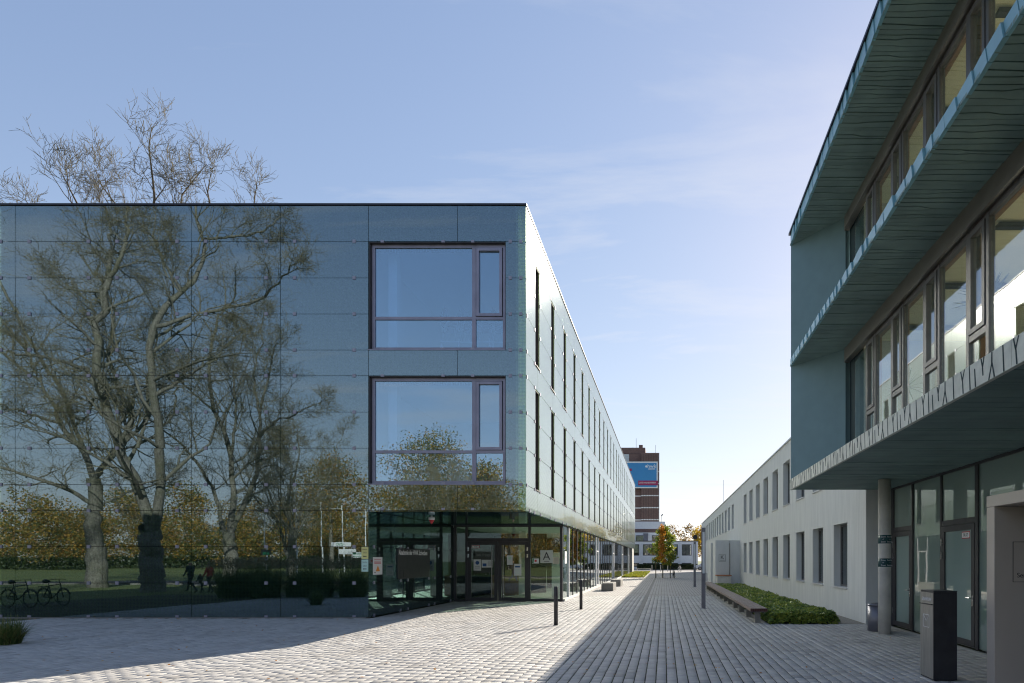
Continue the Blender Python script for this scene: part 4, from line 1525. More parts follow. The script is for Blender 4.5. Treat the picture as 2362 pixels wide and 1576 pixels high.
for x0_, x1_ in ((-8.0, -4.8), (-4.0, -0.95), (-0.15, 2.55), (3.40, 5.15)):
    for za, zb in ((2.62, 4.75), (0.5, 1.2)):
        mb = MB()
        frame_rect(mb, x0_ - 0.04, x1_ + 0.04, za, zb, 0.12, LY + 0.10, LY + 0.2, 'y')
        mb.box((x0_ * 0.6 + x1_ * 0.4) - 0.05, (x0_ * 0.6 + x1_ * 0.4) + 0.05, LY + 0.1, LY + 0.2, za + 0.12, zb - 0.12)
        w = mb.build('window', M['frame_dark'], L)
        box('pane', x0_ + 0.08, x1_ - 0.08, LY + 0.14, LY + 0.16, za + 0.12, zb - 0.12, M['dark_pane'], w)
box('roof_edge', -16.1, 6.5, LY - 0.12, LY + 10, 5.302, 5.42, M['cap'], L)
box('inner_dark', -16, 6.3, LY + 2.5, LY + 2.6, 0.0, 5.2, M['int_dark'], L)
U = empty('upper_annex', (-5, 126, 0), 'white annex with brick band between the low building and the tower', 'building')
box('wall', -16, 0.1, 125, 134, 0, 7.6, M['white'], U)
box('brick_band', -16, 0.14, 124.95, 124.998, 7.6, 8.35, M['brick'], U)
box('parapet', -16, 0.2, 124.9, 134, 8.352, 9.9, M['white'], U)
for x0_, x1_ in ((-9.0, -6.9), (-6.0, -3.6), (-2.6, -0.6)):
    w = box('window', x0_, x1_, 124.94, 124.99, 5.6, 7.0, M['frame_dark'], U)
    box('pane', x0_ + 0.12, x1_ - 0.12, 124.92, 124.938, 5.72, 6.88, M['dark_pane'], w)
box('roof_vent', -4.4, -3.4, 124.2, 125.0, 5.4, 7.4, M['lamp_metal'], U)
MB().tube([(-0.6, 126, 9.9), (-0.6, 126, 11.2)], 0.05, 6).tube([(-0.6, 126, 11.2), (-0.2, 125.7, 11.6)], 0.12, 6).build('roof_mast', M['steel'], U)


# ================================================================== STREET FURNITURE
for (bx_, by_), lab in (((-3.05, 16.62), 'slim dark bollard in front of the entrance, the nearer of two'), ((-3.10, 22.0), 'slim dark bollard near the glazed corner, the farther of two')):
    b = empty('bollard', (bx_, by_, 0), lab, 'bollard', 'bollards by the entrance')
    lathe([(0.057, -0.02), (0.057, 1.075), (0.05, 1.095)], bx_, by_, 20).build('post', M['anthracite'], b, True)
    lathe([(0.075, -0.02), (0.075, 0.006)], bx_, by_, 20).build('base_plate', M['anthracite'], b)

for (lx, ly), lab in (((1.49, 22.4), 'square light column with opal upper half beside the bench, nearest one'), ((2.08, 40.2), 'square light column with opal upper half farther down the passage')):
    l = empty('light_column', (lx, ly, 0), lab, 'street lamp', 'light columns along the passage')
    h = 0.076
    mb = MB()
    mb.box(lx - h, lx + h, ly - h, ly + h, -0.02, 1.33)
    for sx in (-1, 1):
        for sy in (-1, 1):
            cx, cy = lx + sx * (h - 0.016), ly + sy * (h - 0.016)
            mb.box(cx - 0.015, cx + 0.015, cy - 0.015, cy + 0.015, 1.33, 2.90)
    mb.build('mast', M['lamp_metal'], l)
    box('opal_tube', lx - 0.052, lx + 0.052, ly - 0.058, ly + 0.052, 1.331, 2.90, M['lamp_glass'], l)
    box('cap', lx - h, lx + h, ly - h, ly + h, 2.902, 3.06, M['lamp_metal'], l)
    lathe([(0.14, -0.02), (0.14, 0.008)], lx, ly, 16).build('base_plate', M['lamp_metal'], l)

for y0_, y1_, lab in ((34.7, 36.9, 'plain concrete seat block on the sunny paving, nearer of two'), (40.6, 42.8, 'plain concrete seat block on the sunny paving, farther of two')):
    tag(box('seat_block', -3.70, -3.0, y0_, y1_, -0.01, 0.46, M['concrete_dark'], None, 0.02), lab, 'seat block', 'concrete seat blocks by the glazing')
tag(box('drain_grate', -2.4, -1.95, 40.5, 41.4, -0.02, 0.003, M['anthracite']), 'dark drain cover in the paving by the seat blocks', 'drain cover')

# the long slatted bench
B = empty('long_bench', (2.75, 27.3, 0), 'long wooden slatted bench on concrete legs along the planting bed', 'bench')
NS = 8
for k in range(NS):
    x0_ = 2.50 + k * 0.0625
    y = 17.12
    q = 0
    while y < 37.4:
        l = 3.42
        box('slat', x0_ + 0.004, x0_ + 0.0585, y + (0.0 if q else 0.022), min(y + l - 0.006, 37.5), 0.345, 0.432 + 0.002 * ((k * 7 + q) % 3), M['bench_wood'], B, 0.004)
        y += l
        q += 1
    box('end_block', x0_ + 0.004, x0_ + 0.0585, 17.098, 17.140, 0.343, 0.431, M['bench_end'], B)
for k in range(12):
    y = 17.28 + 1.79 * k
    box('leg', 2.66, 2.82, y, y + 0.10, -0.02, 0.30, M['concrete_dark'], B)
    box('leg_bracket', 2.53, 2.97, y + 0.02, y + 0.08, 0.302, 0.344, M['lamp_metal'], B)

pl = empty('concrete_planter', (4.35, 44.4, 0), 'concrete block seat with an orange brown top by the grey entrance block', 'planter')
box('body', 3.95, 4.95, 43.9, 44.9, -0.02, 0.62, M['concrete'], pl, 0.01)
box('top_board', 3.88, 5.02, 43.84, 44.96, 0.622, 0.70, M['rust'], pl, 0.006)

sg = empty('round_traffic_sign', (4.2, 80, 0), 'round traffic sign seen from behind on a tall pole', 'sign')
MB().tube([(4.2, 80, 0), (4.2, 80, 5.2)], 0.035, 8).build('pole', M['steel'], sg)
MB().tube([(4.2, 79.94, 4.9), (4.2, 79.96, 4.9)], 0.32, 24).build('disc', M['anthracite'], sg)
lg = empty('low_bench', (-3.0, 88.5, 0), 'low pale bench at the end of the lawn strip', 'bench')
box('seat', -4.2, -2.0, 88.2, 88.7, 0.40, 0.50, M['concrete'], lg)
for x in (-4.1, -2.15):
    box('leg', x, x + 0.1, 88.22, 88.68, -0.03, 0.40, M['concrete'], lg)
for i, x in enumerate((-1.9, -0.55, 0.55)):
    b = empty('steel_bollard', (x, 92, 0), ['left', 'middle', 'right'][i] + ' steel post of three before the far hedge', 'bollard', 'steel posts before the far hedge')
    MB().tube([(x, 92, -0.05), (x, 92, 1.0)], 0.06, 10).build('post', M['steel'], b)


# ---- bicycles
def bicycle(loc, rz, label, paint):
    e = empty('bicycle', loc, label, 'bicycle')
    e.rotation_euler = (0, 0, rz)

    def put(name, mb, mat, parent=e, smooth=True):
        o = bpy.data.objects.new(name, mb.mesh(mat, smooth))
        o.parent = parent
        COL.objects.link(o)
        return o

    def ring(cx, r, w, n=24):
        return MB().tube([(cx + r * math.cos(a), 0, 0.35 + r * math.sin(a)) for a in [2 * math.pi * k / n for k in range(n + 1)]], w, 6, False)
    for cx in (-0.52, 0.52):
        wv = put('wheel', ring(cx, 0.33, 0.02), M['black'])
        sp = MB()
        for k in range(14):
            a = 2 * math.pi * k / 14
            sp.tube([(cx, 0, 0.35), (cx + 0.32 * math.cos(a), 0, 0.35 + 0.32 * math.sin(a))], 0.0025, 3)
        put('spokes', sp, M['steel'], wv)
        put('mudguard', MB().tube([(cx + 0.37 * math.cos(a), 0, 0.35 + 0.37 * math.sin(a)) for a in [R(20 + 14 * k) for k in range(11)]], 0.014, 5), paint, wv)
    fr = MB()
    bb, st, ht, hb = (-0.08, 0, 0.30), (-0.24, 0, 0.80), (0.36, 0, 0.88), (0.41, 0, 0.66)
    for a, b in ((bb, st), (st, ht), (bb, hb), (ht, hb), ((-0.52, 0, 0.35), st), ((-0.52, 0, 0.35), bb), (hb, (0.52, 0, 0.35))):
        fr.tube([a, b], 0.018, 7)
    put('frame', fr, paint)
    put('saddle', MB().tube([(-0.42, 0, 0.99), (-0.30, 0, 1.0), (-0.12, 0, 0.98)], [0.085, 0.07, 0.02], 8).tube([st, (-0.27, 0, 0.97)], 0.013, 6), M['black'])
    put('handlebar', MB().tube([ht, (0.33, 0, 1.06)], 0.013, 6).tube([(0.20, -0.30, 1.05), (0.34, -0.16, 1.08), (0.34, 0.16, 1.08), (0.20, 0.30, 1.05)], 0.012, 6), M['black'])
    put('pedals', MB().tube([(-0.08, -0.07, 0.30), (0.0, -0.10, 0.16)], 0.010, 5).tube([(-0.08, 0.07, 0.30), (-0.16, 0.10, 0.44)], 0.010, 5).box(-0.04, 0.05, -0.2, -0.1, 0.145, 0.17).box(-0.2, -0.11, 0.1, 0.2, 0.43, 0.455), M['black'])
    put('carrier', MB().tube([(-0.30, 0, 0.76), (-0.75, 0, 0.76)], 0.012, 5).tube([(-0.6, 0.03, 0.76), (-0.52, 0.03, 0.36)], 0.008, 5).box(-0.75, -0.36, -0.06, 0.06, 0.762, 0.775), M['black'])
    return e


bicycle((0.95, 58.6, 0), R(82), 'black bicycle leaning by the stakes of the young maple', M['black'])
bicycle((2.3, 88, -0.01), R(70), 'pale bicycle parked before the far hedge', M['white'])
bicycle((-25.0, 14.4, -0.01), R(8), 'dark bicycle parked left of the glass front, nearer the wall', M['anthracite'])
bicycle((-24.6, 13.5, -0.01), R(12), 'dark bicycle parked left of the glass front, farther from the wall', M['black'])

# ---- parked car
car = empty('parked_car', (7.6, 104, 0), 'white car parked behind the grey building, mostly hidden', 'car')
prof = [(-2.1, 0.30), (-2.15, 0.62), (-2.05, 0.85), (-1.35, 0.95), (-0.75, 1.38), (0.65, 1.43), (1.55, 1.0), (2.05, 0.92), (2.12, 0.55), (2.05, 0.30)]
cy0 = 104
MB().prism([(7.6 + u, w) for u, w in prof], 1.72, 1, cy0).build('body', M['car_white'], car)
gw = MB()
for yv in (cy0 - 0.004, cy0 + 1.72):
    gw.prism([(7.6 - 1.2, 0.98), (7.6 - 0.70, 1.32), (7.6 - 0.02, 1.35), (7.6 - 0.02, 0.98)], 0.004, 1, yv)
    gw.prism([(7.6 + 0.06, 0.98), (7.6 + 0.06, 1.35), (7.6 + 0.60, 1.35), (7.6 + 1.30, 0.98)], 0.004, 1, yv)
gw.build('window', M['dark_pane'] if False else M['ink'], car)
for cx in (-1.3, 1.35):
    for yv in (cy0 - 0.02, cy0 + 1.54):
        wv = MB().tube([(7.6 + cx, yv, 0.31), (7.6 + cx, yv + 0.2, 0.31)], 0.32, 20).build('wheel', M['black'], car)
        MB().tube([(7.6 + cx, yv - 0.01, 0.31), (7.6 + cx, yv + 0.21, 0.31)], 0.19, 14).build('rim', M['steel'], wv)
for yv in (cy0 + 0.12, cy0 + 1.35):
    box('headlight', 7.6 - 2.17, 7.6 - 2.08, yv, yv + 0.25, 0.62, 0.76, M['chrome'], car)

# ================================================================== VEGETATION


def batch_tubes(P, Rr, sides):
    """P (n,k,3) points, Rr (n,k) radii -> verts, quads"""
    n, k, _ = P.shape
    T = np.gradient(P, axis=1)
    T /= np.linalg.norm(T, axis=2, keepdims=True) + 1e-9
    ref = np.zeros_like(T)
    ref[..., 0] = 0.31
    ref[..., 1] = 0.87
    ref[..., 2] = 0.38
    U = np.cross(T, ref)
    U /= np.linalg.norm(U, axis=2, keepdims=True) + 1e-9
    W = np.cross(U, T)
    a = np.arange(sides) * 2 * np.pi / sides
    V = P[:, :, None, :] + (U[:, :, None, :] * np.cos(a)[None, None, :, None] + W[:, :, None, :] * np.sin(a)[None, None, :, None]) * Rr[:, :, None, None]
    idx = np.arange(n * k * sides).reshape(n, k, sides)
    nx = np.roll(idx, -1, axis=2)
    F = np.stack([idx[:, :-1], nx[:, :-1], nx[:, 1:], idx[:, 1:]], axis=-1).reshape(-1, 4)
    return V.reshape(-1, 3), F


def resample(pts, rad, k):
    pts = np.array(pts, float)
    d = np.r_[0, np.cumsum(np.linalg.norm(np.diff(pts, axis=0), axis=1))]
    t = np.linspace(0, d[-1], k)
    # smooth with Catmull-like interpolation through cubic of chord length
    out = np.stack([np.interp(t, d, pts[:, i]) for i in range(3)], 1)
    for _ in range(1):
        out[1:-1] = 0.25 * out[:-2] + 0.5 * out[1:-1] + 0.25 * out[2:]
    return out, np.interp(t, d, np.linspace(rad[0], rad[1], len(pts)) if len(rad) == 2 else rad)


def children(r, P, Rr, n, lfac, ang, up, k, t0=0.25, rfac=0.55, wig=0.13, minr=0.006, lmin=0.15, tip=0.25):
    N, K, _ = P.shape
    L = np.linalg.norm(np.diff(P, axis=1), axis=2).sum(1)
    t = (t0 + (1 - t0) * (np.arange(n)[None] + r.random((N, n))) / n).clip(0, 0.999)
    f = t * (K - 1)
    i0 = f.astype(int)
    w = f - i0
    ii = np.arange(N)[:, None]
    base = P[ii, i0] * (1 - w[..., None]) + P[ii, i0 + 1] * w[..., None]
    tan = P[ii, i0 + 1] - P[ii, i0]
    tan /= np.linalg.norm(tan, axis=-1, keepdims=True) + 1e-9
    rb = Rr[ii, i0] * (1 - w) + Rr[ii, i0 + 1] * w
    rd = r.normal(size=(N, n, 3))
    rd -= (rd * tan).sum(-1, keepdims=True) * tan
    rd /= np.linalg.norm(rd, axis=-1, keepdims=True) + 1e-9
    an = r.normal(ang, 0.22, (N, n))[..., None]
    D = tan * np.cos(an) + rd * np.sin(an)
    D[..., 2] += up
    D /= np.linalg.norm(D, axis=-1, keepdims=True)
    ln = np.maximum(L[:, None] * lfac * (1.15 - 0.75 * t) * r.uniform(0.6, 1.3, (N, n)), lmin)
    M_ = N * n
    D = D.reshape(M_, 3)
    base = base.reshape(M_, 3)
    ln = ln.reshape(M_)
    rb = np.maximum(rb.reshape(M_) * rfac, minr)
    out = np.zeros((M_, k, 3))
    out[:, 0] = base
    d = D.copy()
    for j in range(1, k):
        d = d + r.normal(0, wig, (M_, 3)) + np.array([0, 0, up * 0.35])
        d /= np.linalg.norm(d, axis=1, keepdims=True)
        out[:, j] = out[:, j - 1] + d * (ln / (k - 1))[:, None]
    rr = np.maximum(rb[:, None] * np.linspace(1, tip, k)[None], minr * 0.8)
    return out, rr


def join(batches):
    Vs, Fs, o = [], [], 0
    for V_, F_ in batches:
        Vs.append(V_)
        Fs.append(F_ + o)
        o += len(V_)
    return np.concatenate(Vs), np.concatenate(Fs)


def bare_tree(name, loc, limbs, seed, label, group, n=(13, 8, 5, 1), up=0.07, bark='bark', lf=(0.38, 0.60, 0.62, 0.5), cat='tree', minr=0.010, t0=0.12):
    """limbs: list of (points relative to the base, (r0, r1)); the first is the trunk"""
    r = np.random.default_rng(seed)
    e = empty(name, loc, label, cat, group)
    K = 18
    LP, LR = [], []
    for pts, rad in limbs:
        p, q = resample(pts, rad, K)
        p[1:-1] += r.normal(0, 0.07, (K - 2, 3)) * np.linspace(0.4, 1.3, K - 2)[:, None]
        p = p + np.array(loc)
        if LP:                    # grow out of the nearest limb already there
            allp = np.concatenate(LP)
            d_ = allp[np.argmin(np.linalg.norm(allp - p[0], axis=1))] - p[0]
            p = p + d_[None] * np.linspace(1, 0, K)[:, None]
        LP.append(p)
        LR.append(q * (1.0 if not LR else 0.82))
    LP, LR = np.array(LP), np.array(LR)
    tr = [batch_tubes(LP[:1], LR[:1], 12)]
    if len(LP) > 1:
        tr.append(batch_tubes(LP[1:], LR[1:], 9))
    V_, F_ = join(tr)
    link('trunk', np_mesh(V_, F_, M[bark], True), None, e)
    C1, R1 = children(r, LP[1:], LR[1:], n[0], lf[0], 0.95, up, 8, t0, 0.5, 0.21, lmin=0.8, tip=0.10)
    CT, RT = children(r, LP[1:], LR[1:], 2, 0.16, 0.38, up, 8, 0.90, 0.75, 0.12, lmin=0.9, tip=0.07)
    C1, R1 = np.concatenate([C1, CT]), np.concatenate([R1, RT])
    C2, R2 = children(r, C1, R1, n[1], lf[1], 0.80, up, 6, 0.15, 0.62, 0.20, lmin=0.6, tip=0.15)
    C3, R3 = children(r, C2, R2, n[2], lf[2], 0.85, up, 5, 0.15, 0.75, 0.2, minr=minr, lmin=0.6)
    big = [batch_tubes(C1, R1, 6), batch_tubes(C2, R2, 4)]
    tw = [batch_tubes(C3, R3, 3)]
    if n[3]:
        C4, R4 = children(r, C3, R3, n[3], lf[3], 0.7, up, 3, 0.2, 0.7, 0.2, minr=minr * 0.7, lmin=0.38)
        tw.append(batch_tubes(C4, R4, 3))
    V_, F_ = join(big)
    br = link('branches', np_mesh(V_, F_, M[bark], True), None, e)
    V_, F_ = join(tw)
    tag(link('crown', np_mesh(V_, F_, M['twig_dark' if bark == 'bark_pale' else 'twig'], True), None, e), kind='stuff')
    return e


def loc_limbs(seed, s, tr):
    """traced limbs in units of s metres: (x, z) lists -> points with some depth (the same depth where limbs meet)"""
    q = seed * 1.7

    def dep(x, z):
        if z < 100:
            return 0.0
        k = min(1.0, (z - 100) / 200)
        return k * (55 * math.sin(x / 75 + q) + 35 * math.sin(z / 120 + 2 * q) + 0.25 * x * math.cos(q * 3))
    return [([(x * s, dep(x, z) * s, z * s) for x, z in pts], (r0, r1)) for pts, r0, r1 in tr]


# three big trees beside the forecourt (the glass front mirrors them)
g1 = 'bare park trees beside the forecourt'
T2 = [([(0, -8), (0, 60), (-2, 152)], 0.62, 0.50),
      ([(-4, 135), (-14, 195), (-28, 250), (-50, 325), (-60, 402), (-75, 502), (-82, 572), (-70, 662), (-65, 692)], 0.36, 0.17),
      ([(-66, 690), (-95, 752), (-145, 822), (-180, 885), (-200, 960)], 0.16, 0.04),
      ([(-66, 690), (-35, 738), (-25, 792), (-48, 862), (-40, 960)], 0.15, 0.04),
      ([(3, 135), (20, 195), (35, 242), (50, 332), (55, 462), (50, 542), (60, 622), (85, 672), (120, 742), (110, 802), (80, 882), (95, 960)], 0.33, 0.05),
      ([(60, 592), (130, 642), (210, 682), (290, 722), (350, 735)], 0.14, 0.03),
      ([(-75, 440), (-130, 500), (-180, 530), (-260, 550), (-350, 562), (-420, 560)], 0.19, 0.05),
      ([(85, 672), (60, 720), (30, 790), (20, 870)], 0.11, 0.03),
      ([(48, 420), (110, 480), (150, 520), (190, 590)], 0.12, 0.03),
      ([(-82, 570), (-140, 640), (-220, 700), (-300, 780)], 0.13, 0.03),
      ([(110, 790), (170, 830), (220, 860), (260, 900)], 0.09, 0.025),
      ([(-60, 410), (-120, 430), (-190, 400), (-260, 420)], 0.11, 0.03)]
bare_tree('bare_tree', (-29.9, 2.8, -0.05), loc_limbs(1, 0.0255, T2), 11, 'large bare tree forking low into two limbs, mirrored in the glass front', g1)
T1 = [([(0, -8), (2, 60), (-2, 140), (-4, 250)], 0.52, 0.38),
      ([(-4, 240), (-20, 300), (-55, 350), (-70, 400), (-100, 460), (-120, 560)], 0.24, 0.05),
      ([(-2, 245), (22, 330), (28, 410), (0, 470), (-15, 560), (10, 660), (-20, 760)], 0.27, 0.05),
      ([(-8, 190), (-60, 235), (-130, 260), (-200, 268), (-260, 262)], 0.17, 0.04),
      ([(10, 300), (60, 360), (90, 420), (95, 520)], 0.15, 0.04),
      ([(-60, 360), (-130, 390), (-200, 420), (-240, 470)], 0.12, 0.03),
      ([(22, 330), (50, 400), (40, 500), (70, 620), (50, 720)], 0.15, 0.03),
      ([(4, 175), (50, 215), (100, 235), (140, 260)], 0.10, 0.03),
      ([(-110, 520), (-170, 600), (-200, 700)], 0.10, 0.03),
      ([(-6, 240), (-60, 420), (-130, 600), (-180, 760), (-200, 860)], 0.16, 0.03),
      ([(-100, 460), (-200, 540), (-290, 620), (-330, 720)], 0.12, 0.03)]
bare_tree('bare_tree', (-38.4, -2.7, -0.05), loc_limbs(2, 0.0295, T1), 12, 'large bare tree with a single straight trunk, leftmost of those mirrored in the glass front', g1)
T3 = [([(0, -20), (2, 60), (0, 118)], 0.50, 0.40),
      ([(-2, 105), (-35, 160), (-55, 212), (-85, 282), (-110, 330), (-160, 380)], 0.21, 0.05),
      ([(0, 108), (-15, 222), (-25, 342), (-45, 402), (-55, 542), (-40, 640), (-60, 740)], 0.27, 0.04),
      ([(2, 108), (20, 212), (35, 262), (65, 342), (75, 392), (110, 460), (130, 540)], 0.24, 0.04),
      ([(-20, 300), (10, 400), (0, 500), (20, 600)], 0.13, 0.03),
      ([(60, 330), (120, 360), (180, 380), (240, 420)], 0.12, 0.03),
      ([(40, 280), (100, 290), (160, 320)], 0.10, 0.03),
      ([(-50, 420), (-110, 480), (-140, 560)], 0.10, 0.03),
      ([(75, 390), (60, 470), (80, 560), (70, 640)], 0.11, 0.03)]
bare_tree('bare_tree', (-33.9, -8.6, -0.05), loc_limbs(3, 0.0338, T3), 13, 'bare tree with three steep limbs behind the tall grass, mirrored in the glass front', g1)


def generic_limbs(seed, H, trunk_h, nl, r0, spread):
    r = np.random.default_rng(seed)
    tr = [([(0, 0, -0.1), (r.normal(0, .1), r.normal(0, .1), trunk_h * 0.6), (r.normal(0, .2), r.normal(0, .2), trunk_h)], (r0, r0 * 0.72))]
    top = tr[0][0][-1]
    for k in range(nl):
        a = 2 * math.pi * (k + r.random() * 0.6) / nl
        ht = H * r.uniform(0.78, 1.0)
        s_ = spread * r.uniform(0.5, 1.1)
        if k == 0:
            s_ *= 0.2
            ht = H
        z0_ = trunk_h * r.uniform(0.72, 0.99)
        pts = [(top[0] * z0_ / trunk_h, top[1] * z0_ / trunk_h, z0_)]
        for q in (0.3, 0.6, 0.85, 1.0):
            rr_ = s_ * (q ** 0.7)
            pts.append((rr_ * math.cos(a) + r.normal(0, .3), rr_ * math.sin(a) + r.normal(0, .3), z0_ + (ht - z0_) * q))
        tr.append((pts, (r0 * r.uniform(0.26, 0.40), 0.016)))
    return tr


bare_tree('bare_tree', (-38.6, -24, -0.05), generic_limbs(4, 16.5, 5.0, 8, 0.42, 5.5), 14, 'dense twiggy bare tree far behind the flagpoles, mirrored right of the big trees', g1, n=(7, 6, 6, 3))
bare_tree('bare_tree', (-44.0, -32, -0.05), generic_limbs(6, 13, 3.0, 7, 0.35, 4.5), 16, 'small bare tree behind the flagpoles, farthest right of those mirrored', g1, n=(6, 6, 5, 3))
g2 = 'bare trees rising above the glass building'
bare_tree('bare_tree', (-23.9, 29.0, -0.05), generic_limbs(21, 21.6, 6.5, 13, 0.50, 4.2), 21, 'tall bare tree whose crown rises highest above the roof of the glass building', g2, n=(11, 5, 4, 2), up=0.20, bark='bark_pale', lf=(0.26, 0.5, 0.5, 0.55))
bare_tree('bare_tree', (-31.4, 28.0, -0.05), generic_limbs(22, 18.6, 6.0, 11, 0.45, 4.6), 22, 'bare tree at the left edge above the roof of the glass building', g2, n=(11, 5, 4, 2), up=0.20, bark='bark_pale', lf=(0.26, 0.5, 0.5, 0.55))


def leaf_cloud(r, C, Rad, n, size, flat=0.0, shell=0.55):
    """n leaf quads in an ellipsoid, denser towards its surface"""
    d = r.normal(size=(n, 3))
    d /= np.linalg.norm(d, axis=1, keepdims=True)
    q = shell + (1 - shell) * r.random(n)
    q *= r.uniform(0.82, 1.12, n)
    c = np.array(C) + d * q[:, None] * np.array(Rad)
    nrm = r.normal(size=(n, 3)) + d * 0.7 + np.array([0, 0, flat])
    nrm /= np.linalg.norm(nrm, axis=1, keepdims=True)
    return leaf_quads(r, c, nrm, size)


def leaf_quads(r, c, nrm, size):
    n = len(c)
    t = r.normal(size=(n, 3))
    u = np.cross(nrm, t)
    u /= np.linalg.norm(u, axis=1, keepdims=True) + 1e-9
    w = np.cross(nrm, u)
    s_ = size * r.uniform(0.6, 1.3, n)[:, None]
    V_ = np.stack([c - u * s_ * 0.5, c - w * s_ * 0.36 + u * s_ * 0.05, c + u * s_ * 0.55, c + w * s_ * 0.36 + u * s_ * 0.05], 1).reshape(-1, 3)
    F_ = np.arange(4 * n).reshape(n, 4)
    return V_, F_


# young maple in the passage
r = np.random.default_rng(31)
mt = empty('maple_tree', (-0.15, 60, 0), 'young green maple with an orange centre at the end of the passage', 'tree')
tp = [([(0, 0, -0.05), (0.02, 0, 1.3), (0, 0.02, 2.6), (0, 0, 4.9)], (0.07, 0.02))]
for k in range(9):
    a = k * 2.4
    z0_ = 1.6 + k * 0.26
    ln = 1.25 - 0.07 * k
    tp.append(([(0, 0, z0_), (ln * 0.5 * math.cos(a), ln * 0.5 * math.sin(a), z0_ + 0.3), (ln * math.cos(a), ln * math.sin(a), z0_ + 0.75)], (0.025, 0.008)))
LP = []
for pts, rad in tp:
    p, q = resample(pts, rad, 8)
    LP.append((p + np.array([-0.15, 60, 0]), q))
V_, F_ = batch_tubes(np.array([p for p, q in LP]), np.array([q for p, q in LP]), 7)
link('trunk', np_mesh(V_, F_, M['bark'], True), None, mt)
bt = []
for k in range(46):
    z = 1.55 + 3.5 * (k + 0.5) / 46 + r.normal(0, 0.12)
    rad = 1.55 * math.sin(min(1.0, max(0.10, (5.35 - z) / 3.2)) * math.pi / 2) ** 0.9 * (0.72 + 0.28 * min(1, (z - 1.35) / 0.7))
    a = k * 2.399
    q = r.uniform(0.35, 0.92)
    bt.append(leaf_cloud(r, (-0.15 + 0.15 + rad * q * math.cos(a), 60 + rad * q * math.sin(a), z), (0.50, 0.50, 0.36), 130, 0.17, 0.3, 0.25))
V_, F_ = join(bt)
link('crown', np_mesh(V_, F_, M['leaf_green']), None, mt)
bt = []
for k in range(17):
    z = 1.75 + 3.4 * k / 16
    bt.append(leaf_cloud(r, (-0.22 + r.normal(0, 0.10), 58.6 - 0.16 + 0.95 * max(0, (z - 3.4) / 2) + r.normal(0, 0.08), z), (0.40 + 0.12 * math.sin(k * 1.9), 0.3, 0.32), 60, 0.15, 0.2, 0.15))
V_, F_ = join(bt)
link('orange_leaves', np_mesh(V_, F_, M['leaf_orange']), None, mt)
for i, x in enumerate((-0.85, 0.62)):
    st_ = MB().tube([(x, 60 - 0.1, -0.05), (x, 60 - 0.1, 1.85)], 0.045, 8).build('tree_stake', M['bark_pale'])
    tag(st_, ['left', 'right'][i] + ' wooden stake supporting the young maple', 'stake', 'stakes of the young maple')

# ground cover bed beside the bench
r = np.random.default_rng(41)
n = 42000
yb = 16.98 + (r.random(n) ** 1.35) * 20.5
xb = 3.02 + r.random(n) * 2.05
edge = np.minimum.reduce([xb - 3.02, 5.07 - xb, yb - 16.98, np.full(n, 0.5)])
hh = 0.30 * np.clip(edge / 0.16, 0, 1) ** 0.5 + 0.05 * np.sin(xb * 5.1 + np.sin(yb * 2.3)) * np.sin(yb * 3.7) + 0.02 * np.sin(yb * 9 + xb * 7)
zb_ = np.maximum(0.02, hh * r.uniform(0.72, 1.08, n))
c = np.stack([xb, yb, zb_], 1)
nm = r.normal(size=(n, 3)) * 0.55 + np.array([0, -0.25, 0.8])
nm /= np.linalg.norm(nm, axis=1, keepdims=True)
V_, F_ = leaf_quads(r, c, nm, 0.085)
gc = empty('ground_cover', (4.05, 27, 0), 'low bed of glossy green ground cover between the bench and the grey wall', 'ground cover')
tag(link('leaves', np_mesh(V_, F_, M['leaf_ivy']), None, gc), kind='stuff')
nx_, ny_ = 14, 110
gx, gy = np.meshgrid(np.linspace(3.05, 5.04, nx_), np.linspace(17.01, 37.4, ny_), indexing='ij')
ed = np.minimum.reduce([gx - 3.02, 5.07 - gx, gy - 16.98])
gz = 0.23 * np.clip(ed / 0.16, 0, 1) ** 0.5 + 0.04 * np.sin(gx * 5.1 + np.sin(gy * 2.3)) * np.sin(gy * 3.7) - 0.03
idx = np.arange(nx_ * ny_).reshape(nx_, ny_)
F_ = np.stack([idx[:-1, :-1], idx[1:, :-1], idx[1:, 1:], idx[:-1, 1:]], -1).reshape(-1, 4)
link('mound', np_mesh(np.stack([gx, gy, gz], -1).reshape(-1, 3), F_, M['leaf_hedge']), None, gc)


